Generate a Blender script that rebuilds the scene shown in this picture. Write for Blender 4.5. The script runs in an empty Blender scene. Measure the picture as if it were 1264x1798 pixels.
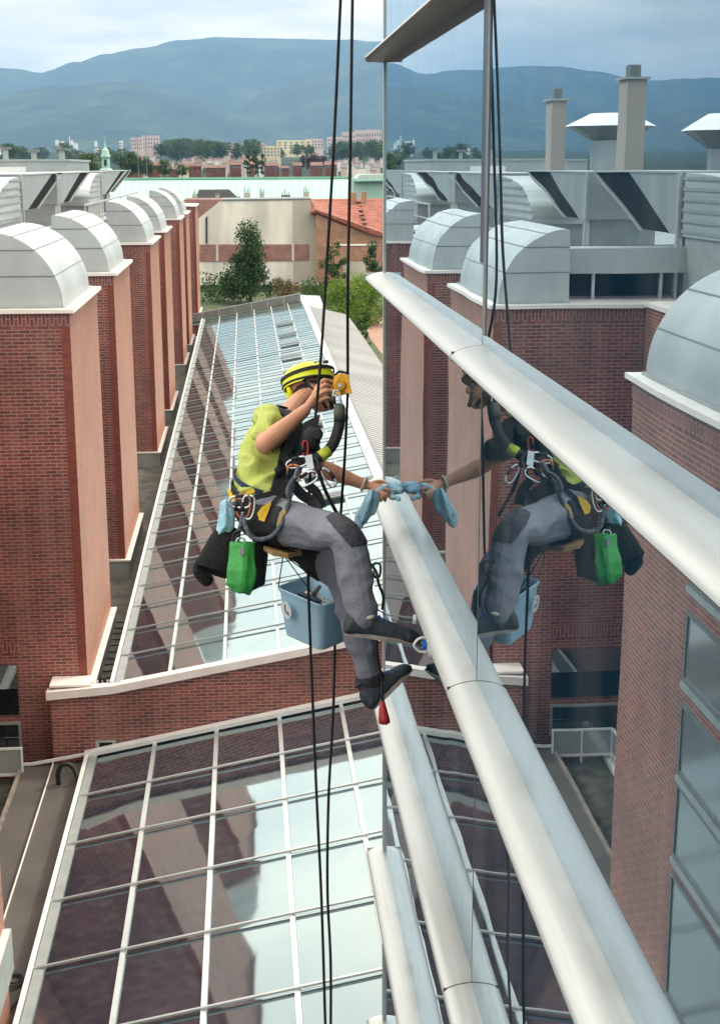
import bpy, math, random
from math import sin, cos, pi, atan, tan, sqrt, radians
from mathutils import Vector, Matrix, noise
random.seed(7)
scene = bpy.context.scene
C = scene.collection

# ---------------------------------------------------------------- camera
cam_d = bpy.data.cameras.new('camera'); cam = bpy.data.objects.new('camera', cam_d); C.objects.link(cam)
scene.camera = cam
cam_d.sensor_fit = 'HORIZONTAL'; cam_d.sensor_width = 36.0; cam_d.lens = 36.0 * 2505.0 / 1264.0
cam_d.clip_start = 0.05; cam_d.clip_end = 60000
PIT, YAW, ROL = radians(13.6515), radians(4.5197), radians(0.1669)
FW = Vector((sin(YAW) * cos(PIT), cos(YAW) * cos(PIT), -sin(PIT)))
RT = Vector((cos(YAW), -sin(YAW), 0)); UP = RT.cross(FW)
Rr = RT * cos(ROL) - UP * sin(ROL) * -1 * -1; Ur = UP * cos(ROL) + RT * sin(ROL)
cam.matrix_world = Matrix(((Rr.x, Ur.x, -FW.x, 0), (Rr.y, Ur.y, -FW.y, 0), (Rr.z, Ur.z, -FW.z, 0), (0, 0, 0, 1)))

# ---------------------------------------------------------------- world
SUN_EL, SUN_AZ = radians(42), radians(66)      # azimuth measured from +Y towards +X
w = bpy.data.worlds.new('World'); scene.world = w; w.use_nodes = True
nt = w.node_tree; nt.nodes.clear()
def N(t, kind, **kw):
    n = t.nodes.new(kind)
    for k, v in kw.items(): setattr(n, k, v)
    return n
out = N(nt, 'ShaderNodeOutputWorld'); mixw = N(nt, 'ShaderNodeMixShader')
sky = N(nt, 'ShaderNodeTexSky'); sky.sky_type = 'NISHITA'; sky.sun_disc = False
sky.sun_elevation = SUN_EL; sky.sun_rotation = SUN_AZ; sky.air_density = 1.2; sky.dust_density = 2.0
bgs = N(nt, 'ShaderNodeBackground'); bgs.inputs[1].default_value = 0.11
nt.links.new(sky.outputs[0], bgs.inputs[0])
tc = N(nt, 'ShaderNodeTexCoord'); sep = N(nt, 'ShaderNodeSeparateXYZ'); nt.links.new(tc.outputs['Generated'], sep.inputs[0])
mz = N(nt, 'ShaderNodeMath', operation='MAXIMUM'); nt.links.new(sep.outputs[2], mz.inputs[0]); mz.inputs[1].default_value = 0.0
az = N(nt, 'ShaderNodeMath', operation='ADD'); nt.links.new(mz.outputs[0], az.inputs[0]); az.inputs[1].default_value = 0.12
dvx = N(nt, 'ShaderNodeMath', operation='DIVIDE'); dvy = N(nt, 'ShaderNodeMath', operation='DIVIDE')
nt.links.new(sep.outputs[0], dvx.inputs[0]); nt.links.new(az.outputs[0], dvx.inputs[1])
nt.links.new(sep.outputs[1], dvy.inputs[0]); nt.links.new(az.outputs[0], dvy.inputs[1])
cmb = N(nt, 'ShaderNodeCombineXYZ'); nt.links.new(dvx.outputs[0], cmb.inputs[0]); nt.links.new(dvy.outputs[0], cmb.inputs[1])
n1 = N(nt, 'ShaderNodeTexNoise'); n1.inputs['Scale'].default_value = 0.55; n1.inputs['Detail'].default_value = 7; n1.inputs['Roughness'].default_value = 0.55
n2 = N(nt, 'ShaderNodeTexNoise'); n2.inputs['Scale'].default_value = 1.3; n2.inputs['Detail'].default_value = 6
nt.links.new(cmb.outputs[0], n1.inputs['Vector']); nt.links.new(cmb.outputs[0], n2.inputs['Vector'])
cr = N(nt, 'ShaderNodeValToRGB'); nt.links.new(n1.outputs[0], cr.inputs[0])
cr.color_ramp.elements[0].position = 0.30; cr.color_ramp.elements[0].color = (.93, .93, .93, 1)
cr.color_ramp.elements[1].position = 0.48; cr.color_ramp.elements[1].color = (1, 1, 1, 1)
cc = N(nt, 'ShaderNodeValToRGB'); nt.links.new(n2.outputs[0], cc.inputs[0])
cc.color_ramp.elements[0].position = 0.40; cc.color_ramp.elements[0].color = (.72, .72, .68, 1)
cc.color_ramp.elements[1].position = 0.66; cc.color_ramp.elements[1].color = (1.16, 1.05, .87, 1)
bgc = N(nt, 'ShaderNodeBackground'); nt.links.new(cc.outputs[0], bgc.inputs[0])
cie = N(nt, 'ShaderNodeMapRange'); nt.links.new(mz.outputs[0], cie.inputs[0]); cie.inputs[1].default_value = 0.0; cie.inputs[2].default_value = 0.45; cie.inputs[3].default_value = 1.12; cie.inputs[4].default_value = 3.7   # overcast skies are brighter overhead
nt.links.new(cie.outputs[0], bgc.inputs[1])
nt.links.new(cr.outputs[0], mixw.inputs[0]); nt.links.new(bgs.outputs[0], mixw.inputs[1]); nt.links.new(bgc.outputs[0], mixw.inputs[2])
nt.links.new(mixw.outputs[0], out.inputs[0])

sd = bpy.data.lights.new('sun', 'SUN'); so = bpy.data.objects.new('sun', sd); C.objects.link(so)
sd.energy = 3.0; sd.angle = radians(7); sd.color = (1.0, 0.90, 0.76)
sdir = Vector((sin(SUN_AZ) * cos(SUN_EL), cos(SUN_AZ) * cos(SUN_EL), sin(SUN_EL)))
so.rotation_euler = (-sdir).to_track_quat('-Z', 'Y').to_euler(); so.location = sdir * 50
scene.view_settings.view_transform = 'Standard'; scene.view_settings.look = 'None'
scene.view_settings.exposure = -0.28; scene.view_settings.gamma = 1.0
scene.cycles.max_bounces = 7; scene.cycles.glossy_bounces = 5; scene.cycles.diffuse_bounces = 3
scene.cycles.volume_bounces = 0; scene.cycles.caustics_reflective = False; scene.cycles.caustics_refractive = False

# ---------------------------------------------------------------- materials
def lin(r, g, b):
    f = lambda c: (c / 255.0) / 12.92 if c <= 10 else (((c / 255.0) + .055) / 1.055) ** 2.4
    return (f(r), f(g), f(b), 1)
MATS = {}
def base_mat(name):
    m = bpy.data.materials.new(name); m.use_nodes = True; MATS[name] = m
    t = m.node_tree; b = t.nodes['Principled BSDF']; return m, t, b
def pmat(name, col, rough=.6, metal=0.0, var=.12, vscale=3.0, bump=0.0, bscale=40.0, spec=.5, stretch=(1, 1, 1), dirt=None):
    """plain procedural material: base colour modulated by world-space noise"""
    m, t, b = base_mat(name)
    g = N(t, 'ShaderNodeNewGeometry'); mp = N(t, 'ShaderNodeMapping'); mp.inputs['Scale'].default_value = stretch
    t.links.new(g.outputs['Position'], mp.inputs[0])
    n = N(t, 'ShaderNodeTexNoise'); n.inputs['Scale'].default_value = vscale; n.inputs['Detail'].default_value = 5
    t.links.new(mp.outputs[0], n.inputs['Vector'])
    r = N(t, 'ShaderNodeValToRGB'); t.links.new(n.outputs[0], r.inputs[0])
    lo = tuple(max(0, c * (1 - var)) for c in col[:3]) + (1,); hi = tuple(min(1, c * (1 + var)) for c in col[:3]) + (1,)
    r.color_ramp.elements[0].position = .32; r.color_ramp.elements[0].color = dirt if dirt else lo
    r.color_ramp.elements[1].position = .68; r.color_ramp.elements[1].color = hi
    t.links.new(r.outputs[0], b.inputs['Base Color'])
    b.inputs['Roughness'].default_value = rough; b.inputs['Metallic'].default_value = metal
    b.inputs['Specular IOR Level'].default_value = spec
    if bump:
        n2 = N(t, 'ShaderNodeTexNoise'); n2.inputs['Scale'].default_value = bscale; n2.inputs['Detail'].default_value = 4
        t.links.new(g.outputs['Position'], n2.inputs['Vector'])
        bp = N(t, 'ShaderNodeBump'); bp.inputs['Strength'].default_value = bump; bp.inputs['Distance'].default_value = .02
        t.links.new(n2.outputs[0], bp.inputs['Height']); t.links.new(bp.outputs[0], b.inputs['Normal'])
    return m
def facing_uv(t, swap=False):
    """world position laid on whichever vertical face the point is on: (along, up)"""
    g = N(t, 'ShaderNodeNewGeometry'); sp = N(t, 'ShaderNodeSeparateXYZ'); sn = N(t, 'ShaderNodeSeparateXYZ')
    t.links.new(g.outputs['Position'], sp.inputs[0]); t.links.new(g.outputs['True Normal'], sn.inputs[0])
    ab = N(t, 'ShaderNodeMath', operation='ABSOLUTE'); t.links.new(sn.outputs[0], ab.inputs[0])
    gt = N(t, 'ShaderNodeMath', operation='GREATER_THAN'); t.links.new(ab.outputs[0], gt.inputs[0]); gt.inputs[1].default_value = .5
    mx = N(t, 'ShaderNodeMix'); t.links.new(gt.outputs[0], mx.inputs[0]); t.links.new(sp.outputs[0], mx.inputs[2]); t.links.new(sp.outputs[1], mx.inputs[3])
    cb = N(t, 'ShaderNodeCombineXYZ')
    if swap: t.links.new(mx.outputs[0], cb.inputs[1]); t.links.new(sp.outputs[2], cb.inputs[0])
    else: t.links.new(mx.outputs[0], cb.inputs[0]); t.links.new(sp.outputs[2], cb.inputs[1])
    return g, cb
def brick_mat(name, c1, c2, mort, bw=.22, bh=.066, ms=.009, rough=.5, swap=False, big=.35):
    m, t, b = base_mat(name)
    g, cb = facing_uv(t, swap)
    br = N(t, 'ShaderNodeTexBrick'); t.links.new(cb.outputs[0], br.inputs['Vector'])
    br.inputs['Scale'].default_value = 1; br.inputs['Brick Width'].default_value = bw; br.inputs['Row Height'].default_value = bh
    br.inputs['Mortar Size'].default_value = ms; br.inputs['Mortar Smooth'].default_value = .3; br.inputs['Bias'].default_value = 0.0
    br.inputs['Color1'].default_value = c1; br.inputs['Color2'].default_value = c2; br.inputs['Mortar'].default_value = mort
    n = N(t, 'ShaderNodeTexNoise'); t.links.new(g.outputs['Position'], n.inputs['Vector']); n.inputs['Scale'].default_value = .7; n.inputs['Detail'].default_value = 6
    rp = N(t, 'ShaderNodeValToRGB'); t.links.new(n.outputs[0], rp.inputs[0])
    rp.color_ramp.elements[0].position = .3; rp.color_ramp.elements[0].color = (1 - big, 1 - big, 1 - big, 1)
    rp.color_ramp.elements[1].position = .7; rp.color_ramp.elements[1].color = (1.15, 1.15, 1.15, 1)
    mx = N(t, 'ShaderNodeMix', data_type='RGBA', blend_type='MULTIPLY'); mx.inputs[0].default_value = 1
    t.links.new(br.outputs['Color'], mx.inputs[6]); t.links.new(rp.outputs[0], mx.inputs[7]); t.links.new(mx.outputs[2], b.inputs['Base Color'])
    mp2 = N(t, 'ShaderNodeMapping'); mp2.inputs['Scale'].default_value = (1.6, 1.6, .16); t.links.new(g.outputs['Position'], mp2.inputs[0])
    n5 = N(t, 'ShaderNodeTexNoise'); n5.inputs['Scale'].default_value = 1.6; n5.inputs['Detail'].default_value = 7; t.links.new(mp2.outputs[0], n5.inputs['Vector'])
    r5 = N(t, 'ShaderNodeValToRGB'); t.links.new(n5.outputs[0], r5.inputs[0]); r5.color_ramp.elements[0].position = .50; r5.color_ramp.elements[0].color = (0, 0, 0, 1); r5.color_ramp.elements[1].position = .80; r5.color_ramp.elements[1].color = (.38, .38, .38, 1)
    mx5 = N(t, 'ShaderNodeMix', data_type='RGBA'); t.links.new(r5.outputs[0], mx5.inputs[0]); t.links.new(mx.outputs[2], mx5.inputs[6]); mx5.inputs[7].default_value = lin(168, 128, 116); t.links.new(mx5.outputs[2], b.inputs['Base Color'])
    b.inputs['Roughness'].default_value = rough; b.inputs['Specular IOR Level'].default_value = .8
    b.inputs['Sheen Weight'].default_value = .42; b.inputs['Sheen Roughness'].default_value = .35; b.inputs['Sheen Tint'].default_value = (1, .56, .34, 1)
    bp = N(t, 'ShaderNodeBump'); bp.inputs['Strength'].default_value = .35; bp.inputs['Distance'].default_value = .006; bp.invert = True
    t.links.new(br.outputs['Fac'], bp.inputs['Height']); t.links.new(bp.outputs[0], b.inputs['Normal'])
    return m
BR1, BR2, MO = lin(136, 68, 58), lin(88, 40, 38), lin(164, 128, 116)
M_BRICK = brick_mat('red_brick', BR1, BR2, MO)
M_SOLD = brick_mat('soldier_brick', lin(128, 62, 52), lin(96, 44, 42), MO, bw=.24, bh=.07, swap=True)
M_TRIMB = pmat('plain_brick', lin(122, 62, 50), .55, var=.25, vscale=6, stretch=(1, 1, 4))
M_COPE = pmat('coping_metal', lin(232, 222, 216), .42, .0, var=.06, vscale=4)
M_FLASH = pmat('grey_flashing', lin(158, 164, 162), .45, .3, var=.1, vscale=3)
M_DOME = pmat('hood_sheet', lin(178, 184, 184), .42, .35, var=.12, vscale=1.3, stretch=(1, 1, .5), bump=.12, bscale=2.2)
M_SEAM = pmat('seam_dark', lin(116, 120, 120), .5, .3)
M_DUCT = pmat('duct_sheet', lin(168, 174, 174), .38, .55, var=.13, vscale=.9, stretch=(1, 2.5, .3))
M_DUCTRIB = pmat('duct_ribbed', lin(176, 182, 180), .42, .45, var=.22, vscale=2.2, stretch=(.1, .1, 3))
M_LOUV_SHADE = pmat('louvre_and_gap_shade', lin(24, 27, 29), .9, var=.3, vscale=8, spec=.1)
M_ALU = pmat('alu_bar', lin(192, 197, 196), .36, .55, var=.07, vscale=5)
M_ALUL = pmat('alu_light', lin(226, 228, 226), .4, .15, var=.05, vscale=4)
M_WALK = pmat('walkway_felt', lin(100, 96, 87), .85, var=.35, vscale=2.5, bump=.4, bscale=30)
M_FELT = pmat('roof_felt', lin(84, 79, 75), .85, var=.16, vscale=1.2, bump=.3, bscale=60)
M_FELTD = pmat('roof_felt_dirty', lin(70, 68, 56), .8, var=.5, vscale=4, bump=.4, bscale=20)
M_BLACK = pmat('black_rubber', lin(26, 27, 30), .6, var=.3, vscale=12)
M_FIN = None
def fin_mat():
    m, t, b = base_mat('fin_aluminium')
    g = N(t, 'ShaderNodeNewGeometry'); mp = N(t, 'ShaderNodeMapping'); mp.inputs['Scale'].default_value = (9, .35, 9); t.links.new(g.outputs['Position'], mp.inputs[0])
    n = N(t, 'ShaderNodeTexNoise'); n.inputs['Scale'].default_value = 2.5; n.inputs['Detail'].default_value = 8; n.inputs['Roughness'].default_value = .65; t.links.new(mp.outputs[0], n.inputs['Vector'])
    r = N(t, 'ShaderNodeValToRGB'); t.links.new(n.outputs[0], r.inputs[0])
    r.color_ramp.elements[0].position = .25; r.color_ramp.elements[0].color = lin(178, 179, 176)
    r.color_ramp.elements[1].position = .55; r.color_ramp.elements[1].color = lin(194, 196, 195)
    # rain-washed grime kept close to the glass joint
    sp = N(t, 'ShaderNodeSeparateXYZ'); t.links.new(g.outputs['Position'], sp.inputs[0])
    mr = N(t, 'ShaderNodeMapRange'); mr.inputs[1].default_value = .70; mr.inputs[2].default_value = .76; mr.inputs[3].default_value = 0; mr.inputs[4].default_value = 1
    t.links.new(sp.outputs[0], mr.inputs[0])
    n3 = N(t, 'ShaderNodeTexNoise'); n3.inputs['Scale'].default_value = 3.2; n3.inputs['Detail'].default_value = 6; t.links.new(g.outputs['Position'], n3.inputs['Vector'])
    r3 = N(t, 'ShaderNodeValToRGB'); t.links.new(n3.outputs[0], r3.inputs[0]); r3.color_ramp.elements[0].position = .45; r3.color_ramp.elements[1].position = .72
    mu = N(t, 'ShaderNodeMath', operation='MULTIPLY'); t.links.new(mr.outputs[0], mu.inputs[0]); t.links.new(r3.outputs[0], mu.inputs[1])
    mu2 = N(t, 'ShaderNodeMath', operation='MULTIPLY'); t.links.new(mu.outputs[0], mu2.inputs[0]); mu2.inputs[1].default_value = .6
    mx = N(t, 'ShaderNodeMix', data_type='RGBA'); t.links.new(mu2.outputs[0], mx.inputs[0]); t.links.new(r.outputs[0], mx.inputs[6]); mx.inputs[7].default_value = lin(128, 116, 104)
    t.links.new(mx.outputs[2], b.inputs['Base Color']); b.inputs['Roughness'].default_value = .40; b.inputs['Metallic'].default_value = .55
    return m
M_FIN = fin_mat()
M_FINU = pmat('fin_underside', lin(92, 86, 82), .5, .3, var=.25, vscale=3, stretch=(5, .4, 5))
def mirror_mat(name, tint, dark, f0, f1, wav=.0, wscale=1.0, streak=0.0, rough=.006):
    """coated glass: glossy coat over a deep coloured body, stronger at grazing angles"""
    m, t, b = base_mat(name); t.nodes.remove(b); o = t.nodes['Material Output']
    gl = N(t, 'ShaderNodeBsdfGlossy'); gl.inputs['Color'].default_value = tint; gl.inputs['Roughness'].default_value = rough
    df = N(t, 'ShaderNodeBsdfDiffuse'); df.inputs['Color'].default_value = dark
    lw = N(t, 'ShaderNodeLayerWeight'); mr = N(t, 'ShaderNodeMapRange'); t.links.new(lw.outputs['Facing'], mr.inputs[0])
    mr.inputs[1].default_value = .3; mr.inputs[2].default_value = 1.0; mr.inputs[3].default_value = f0; mr.inputs[4].default_value = f1
    mx = N(t, 'ShaderNodeMixShader'); t.links.new(mr.outputs[0], mx.inputs[0]); t.links.new(df.outputs[0], mx.inputs[1]); t.links.new(gl.outputs[0], mx.inputs[2]); t.links.new(mx.outputs[0], o.inputs[0])
    g = N(t, 'ShaderNodeNewGeometry')
    if wav:
        n = N(t, 'ShaderNodeTexNoise'); n.inputs['Scale'].default_value = wscale; n.inputs['Detail'].default_value = 1.0; t.links.new(g.outputs['Position'], n.inputs['Vector'])
        bp = N(t, 'ShaderNodeBump'); bp.inputs['Strength'].default_value = 1; bp.inputs['Distance'].default_value = wav
        t.links.new(n.outputs[0], bp.inputs['Height']); t.links.new(bp.outputs[0], gl.inputs['Normal'])
    if streak:
        mp = N(t, 'ShaderNodeMapping'); mp.inputs['Scale'].default_value = (1, 1, .12); t.links.new(g.outputs['Position'], mp.inputs[0])
        n4 = N(t, 'ShaderNodeTexNoise'); n4.inputs['Scale'].default_value = 5; n4.inputs['Detail'].default_value = 6; t.links.new(mp.outputs[0], n4.inputs['Vector'])
        r4 = N(t, 'ShaderNodeValToRGB'); t.links.new(n4.outputs[0], r4.inputs[0]); r4.color_ramp.elements[0].position = .45; r4.color_ramp.elements[1].position = .8
        dd = N(t, 'ShaderNodeBsdfDiffuse'); dd.inputs['Color'].default_value = (.4, .4, .38, 1)
        m4 = N(t, 'ShaderNodeMath', operation='MULTIPLY'); t.links.new(r4.outputs[0], m4.inputs[0]); m4.inputs[1].default_value = streak
        m5 = N(t, 'ShaderNodeMixShader'); t.links.new(m4.outputs[0], m5.inputs[0]); t.links.new(mx.outputs[0], m5.inputs[1]); t.links.new(dd.outputs[0], m5.inputs[2]); t.links.new(m5.outputs[0], o.inputs[0])
    return m
M_FGLASS = mirror_mat('facade_glass', (.74, .88, .98, 1), lin(26, 60, 80), .10, .95, wav=.0006, wscale=1.6, streak=.10)
M_SGLASS = mirror_mat('skylight_glass', (.78, .92, .91, 1), lin(34, 44, 60), .18, .98, wav=.0034, wscale=1.1, streak=.06, rough=.045)
M_WIN = mirror_mat('window_glass', (.8, .86, .88, 1), (.015, .02, .025, 1), .25, .8)
M_WINS = mirror_mat('sky_tint_window', (.8, .84, .84, 1), (.20, .21, .21, 1), .15, .6, rough=.12)  # pale grey body colour stands in for sky mirrored in the panes
M_RAILG = mirror_mat('balustrade_glass', (.8, .84, .85, 1), (.28, .30, .30, 1), .15, .6)

# ---------------------------------------------------------------- mesh helpers
def wloc(o):
    v = Vector((0, 0, 0))
    while o is not None: v += o.location; o = o.parent
    return v
class MB:
    def __init__(s): s.v = []; s.f = []
    def add(s, vs, fs):
        n = len(s.v); s.v += [Vector(p) for p in vs]; s.f += [tuple(i + n for i in q) for q in fs]; return s
    def box(s, x0, x1, y0, y1, z0, z1):
        vs = [(x0, y0, z0), (x1, y0, z0), (x1, y1, z0), (x0, y1, z0), (x0, y0, z1), (x1, y0, z1), (x1, y1, z1), (x0, y1, z1)]
        return s.add(vs, [(0, 3, 2, 1), (4, 5, 6, 7), (0, 1, 5, 4), (1, 2, 6, 5), (2, 3, 7, 6), (3, 0, 4, 7)])
    def prism(s, poly, ext):
        """poly: 3D points, ext: vector"""
        e = Vector(ext); n = len(poly); vs = [Vector(p) for p in poly] + [Vector(p) + e for p in poly]
        fs = [tuple(range(n))[::-1], tuple(range(n, 2 * n))] + [(i, (i + 1) % n, n + (i + 1) % n, n + i) for i in range(n)]
        return s.add(vs, fs)
    def bar(s, a, b, w, h, up=(0, 0, 1)):
        a, b = Vector(a), Vector(b); d = (b - a).normalized(); u = Vector(up); x = d.cross(u).normalized(); u = x.cross(d).normalized()
        p = [a - x * w / 2 - u * h / 2, a + x * w / 2 - u * h / 2, a + x * w / 2 + u * h / 2, a - x * w / 2 + u * h / 2]
        return s.prism(p, b - a)
    def tube(s, pts, r, n=8, cap=True):
        pts = [Vector(p) for p in pts]; rr = r if isinstance(r, (list, tuple)) else [r] * len(pts)
        rings = []; prev = None
        for i, p in enumerate(pts):
            d = (pts[min(i + 1, len(pts) - 1)] - pts[max(i - 1, 0)])
            if d.length < 1e-9: d = Vector((0, 0, 1))
            d.normalize()
            if prev is None: prev = d.orthogonal().normalized()
            x = (prev - d * prev.dot(d)); x = x.normalized() if x.length > 1e-6 else d.orthogonal().normalized(); prev = x; y = d.cross(x)
            rings.append([p + (x * cos(2 * pi * k / n) + y * sin(2 * pi * k / n)) * rr[i] for k in range(n)])
        return s.rings(rings, cap)
    def rings(s, rings, cap=True):
        n = len(rings[0]); vs = [v for r in rings for v in r]; fs = []
        for i in range(len(rings) - 1):
            for k in range(n): fs.append((i * n + k, i * n + (k + 1) % n, (i + 1) * n + (k + 1) % n, (i + 1) * n + k))
        if cap: fs.append(tuple(range(n))[::-1]); fs.append(tuple(range((len(rings) - 1) * n, len(rings) * n)))
        return s.add(vs, fs)
    def ell(s, c, r, nu=14, nv=9, rot=None):
        c = Vector(c); rx, ry, rz = r if isinstance(r, (tuple, list)) else (r, r, r); vs = []; fs = []
        for j in range(1, nv):
            t = pi * j / nv
            for i in range(nu):
                p = 2 * pi * i / nu; v = Vector((rx * sin(t) * cos(p), ry * sin(t) * sin(p), rz * cos(t)))
                if rot: v = rot @ v
                vs.append(c + v)
        top = Vector((0, 0, rz)); bot = Vector((0, 0, -rz))
        if rot: top = rot @ top; bot = rot @ bot
        vs += [c + top, c + bot]; T = len(vs) - 2; B = T + 1
        for j in range(nv - 2):
            for i in range(nu): a = j * nu + i; b2 = j * nu + (i + 1) % nu; fs.append((a, a + nu, b2 + nu, b2))
        for i in range(nu):
            fs.append((T, i, (i + 1) % nu)); k = (nv - 2) * nu; fs.append((B, k + (i + 1) % nu, k + i))
        return s.add(vs, fs)
    def torus(s, c, nrm, R, r, n=20, m=6, sq=1.0, a0=0, a1=2 * pi):
        c = Vector(c); nrm = Vector(nrm).normalized(); x = nrm.orthogonal().normalized(); y = nrm.cross(x)
        pts = [c + x * R * cos(a0 + (a1 - a0) * i / n) + y * R * sq * sin(a0 + (a1 - a0) * i / n) for i in range(n + 1)]
        return s.tube(pts, r, m, cap=abs(a1 - a0) < 6.2)
    def build(s, name, m, parent=None, smooth=False, origin=None):
        if parent is not None: o0 = wloc(parent)
        elif origin is not None: o0 = Vector(origin)
        else:
            xs = [v.x for v in s.v]; ys = [v.y for v in s.v]; zs = [v.z for v in s.v]
            o0 = Vector(((min(xs) + max(xs)) / 2, (min(ys) + max(ys)) / 2, min(zs)))
        me = bpy.data.meshes.new(name); me.from_pydata([tuple(v - o0) for v in s.v], [], s.f); me.update()
        for mm in (m if isinstance(m, (list, tuple)) else [m]): me.materials.append(mm)
        if smooth:
            me.polygons.foreach_set('use_smooth', [True] * len(me.polygons))
            if smooth == 'auto': me.set_sharp_from_angle(angle=radians(40))
        o = bpy.data.objects.new(name, me); C.objects.link(o)
        if parent is not None: o.parent = parent
        else: o.location = o0
        return o
def tag(o, label, cat, group=None):
    o['label'] = label; o['category'] = cat
    if group: o['group'] = group
    return o
def thing(name, loc, label, cat, group=None):
    o = bpy.data.objects.new(name, None); C.objects.link(o); o.location = loc; o.empty_display_size = .2
    return tag(o, label, cat, group)
def struct(o): o['kind'] = 'structure'; return o
def stuff(o): o['kind'] = 'stuff'; return o
def spline(P, n=8):
    P = [Vector(p) for p in P]; out = []
    for i in range(len(P) - 1):
        p0 = P[max(i - 1, 0)]; p1 = P[i]; p2 = P[i + 1]; p3 = P[min(i + 2, len(P) - 1)]
        for k in range(n):
            t = k / n; out.append(.5 * ((2 * p1) + (p2 - p0) * t + (2 * p0 - 5 * p1 + 4 * p2 - p3) * t * t + (3 * p1 - p0 - 3 * p2 + p3) * t ** 3))
    out.append(P[-1]); return out

# ================================================================= SETTING
GZ = -14.0
# ---- terrain with the mountain ridge, as one polar height field
RIDGE = [(-900, 150), (-650, 150), (-404, 147), (-290, 150), (-200, 134), (-140, 126), (-90, 124), (0, 130), (45, 131), (90, 137), (150, 118), (200, 105), (260, 95), (330, 82), (400, 76), (500, 78), (600, 80), (680, 84), (760, 95), (900, 120), (1100, 130), (1500, 160)]
FRONT1 = [(-900, 215), (-404, 200), (-150, 195), (0, 178), (120, 158), (230, 146), (330, 166), (420, 198), (520, 228), (620, 250), (1500, 262)]
FRONT2 = [(-900, 255), (100, 250), (300, 235), (400, 205), (480, 160), (560, 128), (640, 108), (720, 100), (900, 118), (1500, 170)]
def interp(T, x):
    for (a, b), (c, d) in zip(T, T[1:]):
        if x <= c: t = max(0, (x - a) / (c - a)); t = t * t * (3 - 2 * t); return b + (d - b) * t
    return T[-1][1]
def hgt(X, Y):
    R = sqrt(X * X + Y * Y); px = 430 + 2578 * X / max(Y, 1.0)
    def elev(T): return (290 - interp(T, px)) / 2578.0
    z = GZ
    if R > 300:
        t = min(1, (R - 300) / 3500); z = GZ + (52) * t ** 1.3
    for T, R0, wd, am in ((FRONT1, 7600, 2600, 70), (FRONT2, 8300, 2600, 60), (RIDGE, 9800, 3000, 26)):
        pk = elev(T) * R0
        d = (R - R0) / wd
        if d < -1: s_ = 0
        elif d < 0: s_ = .5 - .5 * cos(pi * (d + 1)); s_ = s_ ** 1.25
        else: s_ = max(0, 1 - d * .6)
        nn = noise.fractal(Vector((X / 900, Y / 900, 1.7)), .9, 2.0, 5)
        zz = GZ + 40 + (pk - GZ - 40) * s_ + nn * am * min(1, s_ * 3) * (1 - .7 * s_)
        z = max(z, zz if s_ > 0 else z)
    if R > 5000: z += 7 * noise.noise(Vector((X / 70, Y / 70, 4.0)))
    return z
mb = MB(); NA, NR = 260, 150
azs = [radians(-38 + 62 * i / NA) for i in range(NA + 1)]
rs = [1.0 * (11500 ** (j / NR)) for j in range(NR + 1)]
rs = [r for r in rs if r < 900] + [900 + (11500 - 900) * k / 110 for k in range(111)]
vs = []; fs = []
for j, r in enumerate(rs):
    for i, a in enumerate(azs):
        X, Y = r * sin(a), r * cos(a); vs.append((X, Y, hgt(X, Y) if r > 250 else GZ))
W_ = NA + 1
for j in range(len(rs) - 1):
    for i in range(NA): a = j * W_ + i; fs.append((a, a + 1, a + W_ + 1, a + W_))
mb.add(vs, fs)
# a plain skirt behind the camera so that the ground also lies there
mb.add([(-9000, -9000, GZ - .02), (9000, -9000, GZ - .02), (9000, 4, GZ - .02), (-9000, 4, GZ - .02)], [(0, 1, 2, 3)])
def ground_mat():
    m, t, b = base_mat('terrain')
    g = N(t, 'ShaderNodeNewGeometry')
    n = N(t, 'ShaderNodeTexNoise'); n.inputs['Scale'].default_value = .0034; n.inputs['Detail'].default_value = 11; n.inputs['Roughness'].default_value = .72; t.links.new(g.outputs['Position'], n.inputs['Vector'])
    r = N(t, 'ShaderNodeValToRGB'); t.links.new(n.outputs[0], r.inputs[0])
    e = r.color_ramp.elements; e[0].position = .35; e[0].color = (.010, .022, .010, 1); e[1].position = .68; e[1].color = (.085, .11, .045, 1)
    e2 = e.new(.52); e2.color = (.030, .052, .024, 1)
    n2 = N(t, 'ShaderNodeTexNoise'); n2.inputs['Scale'].default_value = .03; n2.inputs['Detail'].default_value = 4; t.links.new(g.outputs['Position'], n2.inputs['Vector'])
    mx = N(t, 'ShaderNodeMix', data_type='RGBA', blend_type='MULTIPLY'); mx.inputs[0].default_value = .6; t.links.new(r.outputs[0], mx.inputs[6]); t.links.new(n2.outputs[0], mx.inputs[7])
    t.links.new(mx.outputs[2], b.inputs['Base Color']); b.inputs['Roughness'].default_value = .95; b.inputs['Specular IOR Level'].default_value = .1
    bp = N(t, 'ShaderNodeBump'); bp.inputs['Strength'].default_value = .6; bp.inputs['Distance'].default_value = 12; t.links.new(n2.outputs[0], bp.inputs['Height']); t.links.new(bp.outputs[0], b.inputs['Normal'])
    return m
M_GROUND = ground_mat()
struct(mb.build('hills', M_GROUND, smooth=True, origin=(0, 0, GZ)))
mb = MB(); mb.box(-20, 40, 95, 165, GZ + .004, GZ + .05); struct(mb.build('grass_ground', pmat('garden_soil', (.055, .075, .025, 1), .95, var=.4, vscale=.8)))
mb = MB(); mb.prism([(10.3, 98, GZ + .06), (13.5, 98, GZ + .06), (12.6, 122, GZ + .06), (15, 138, GZ + .06), (11, 138, GZ + .06), (10.2, 118, GZ + .06)], (0, 0, .01))
struct(mb.build('garden_path', pmat('path_brick', lin(150, 118, 102), .8, var=.12, vscale=1.5)))

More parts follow.
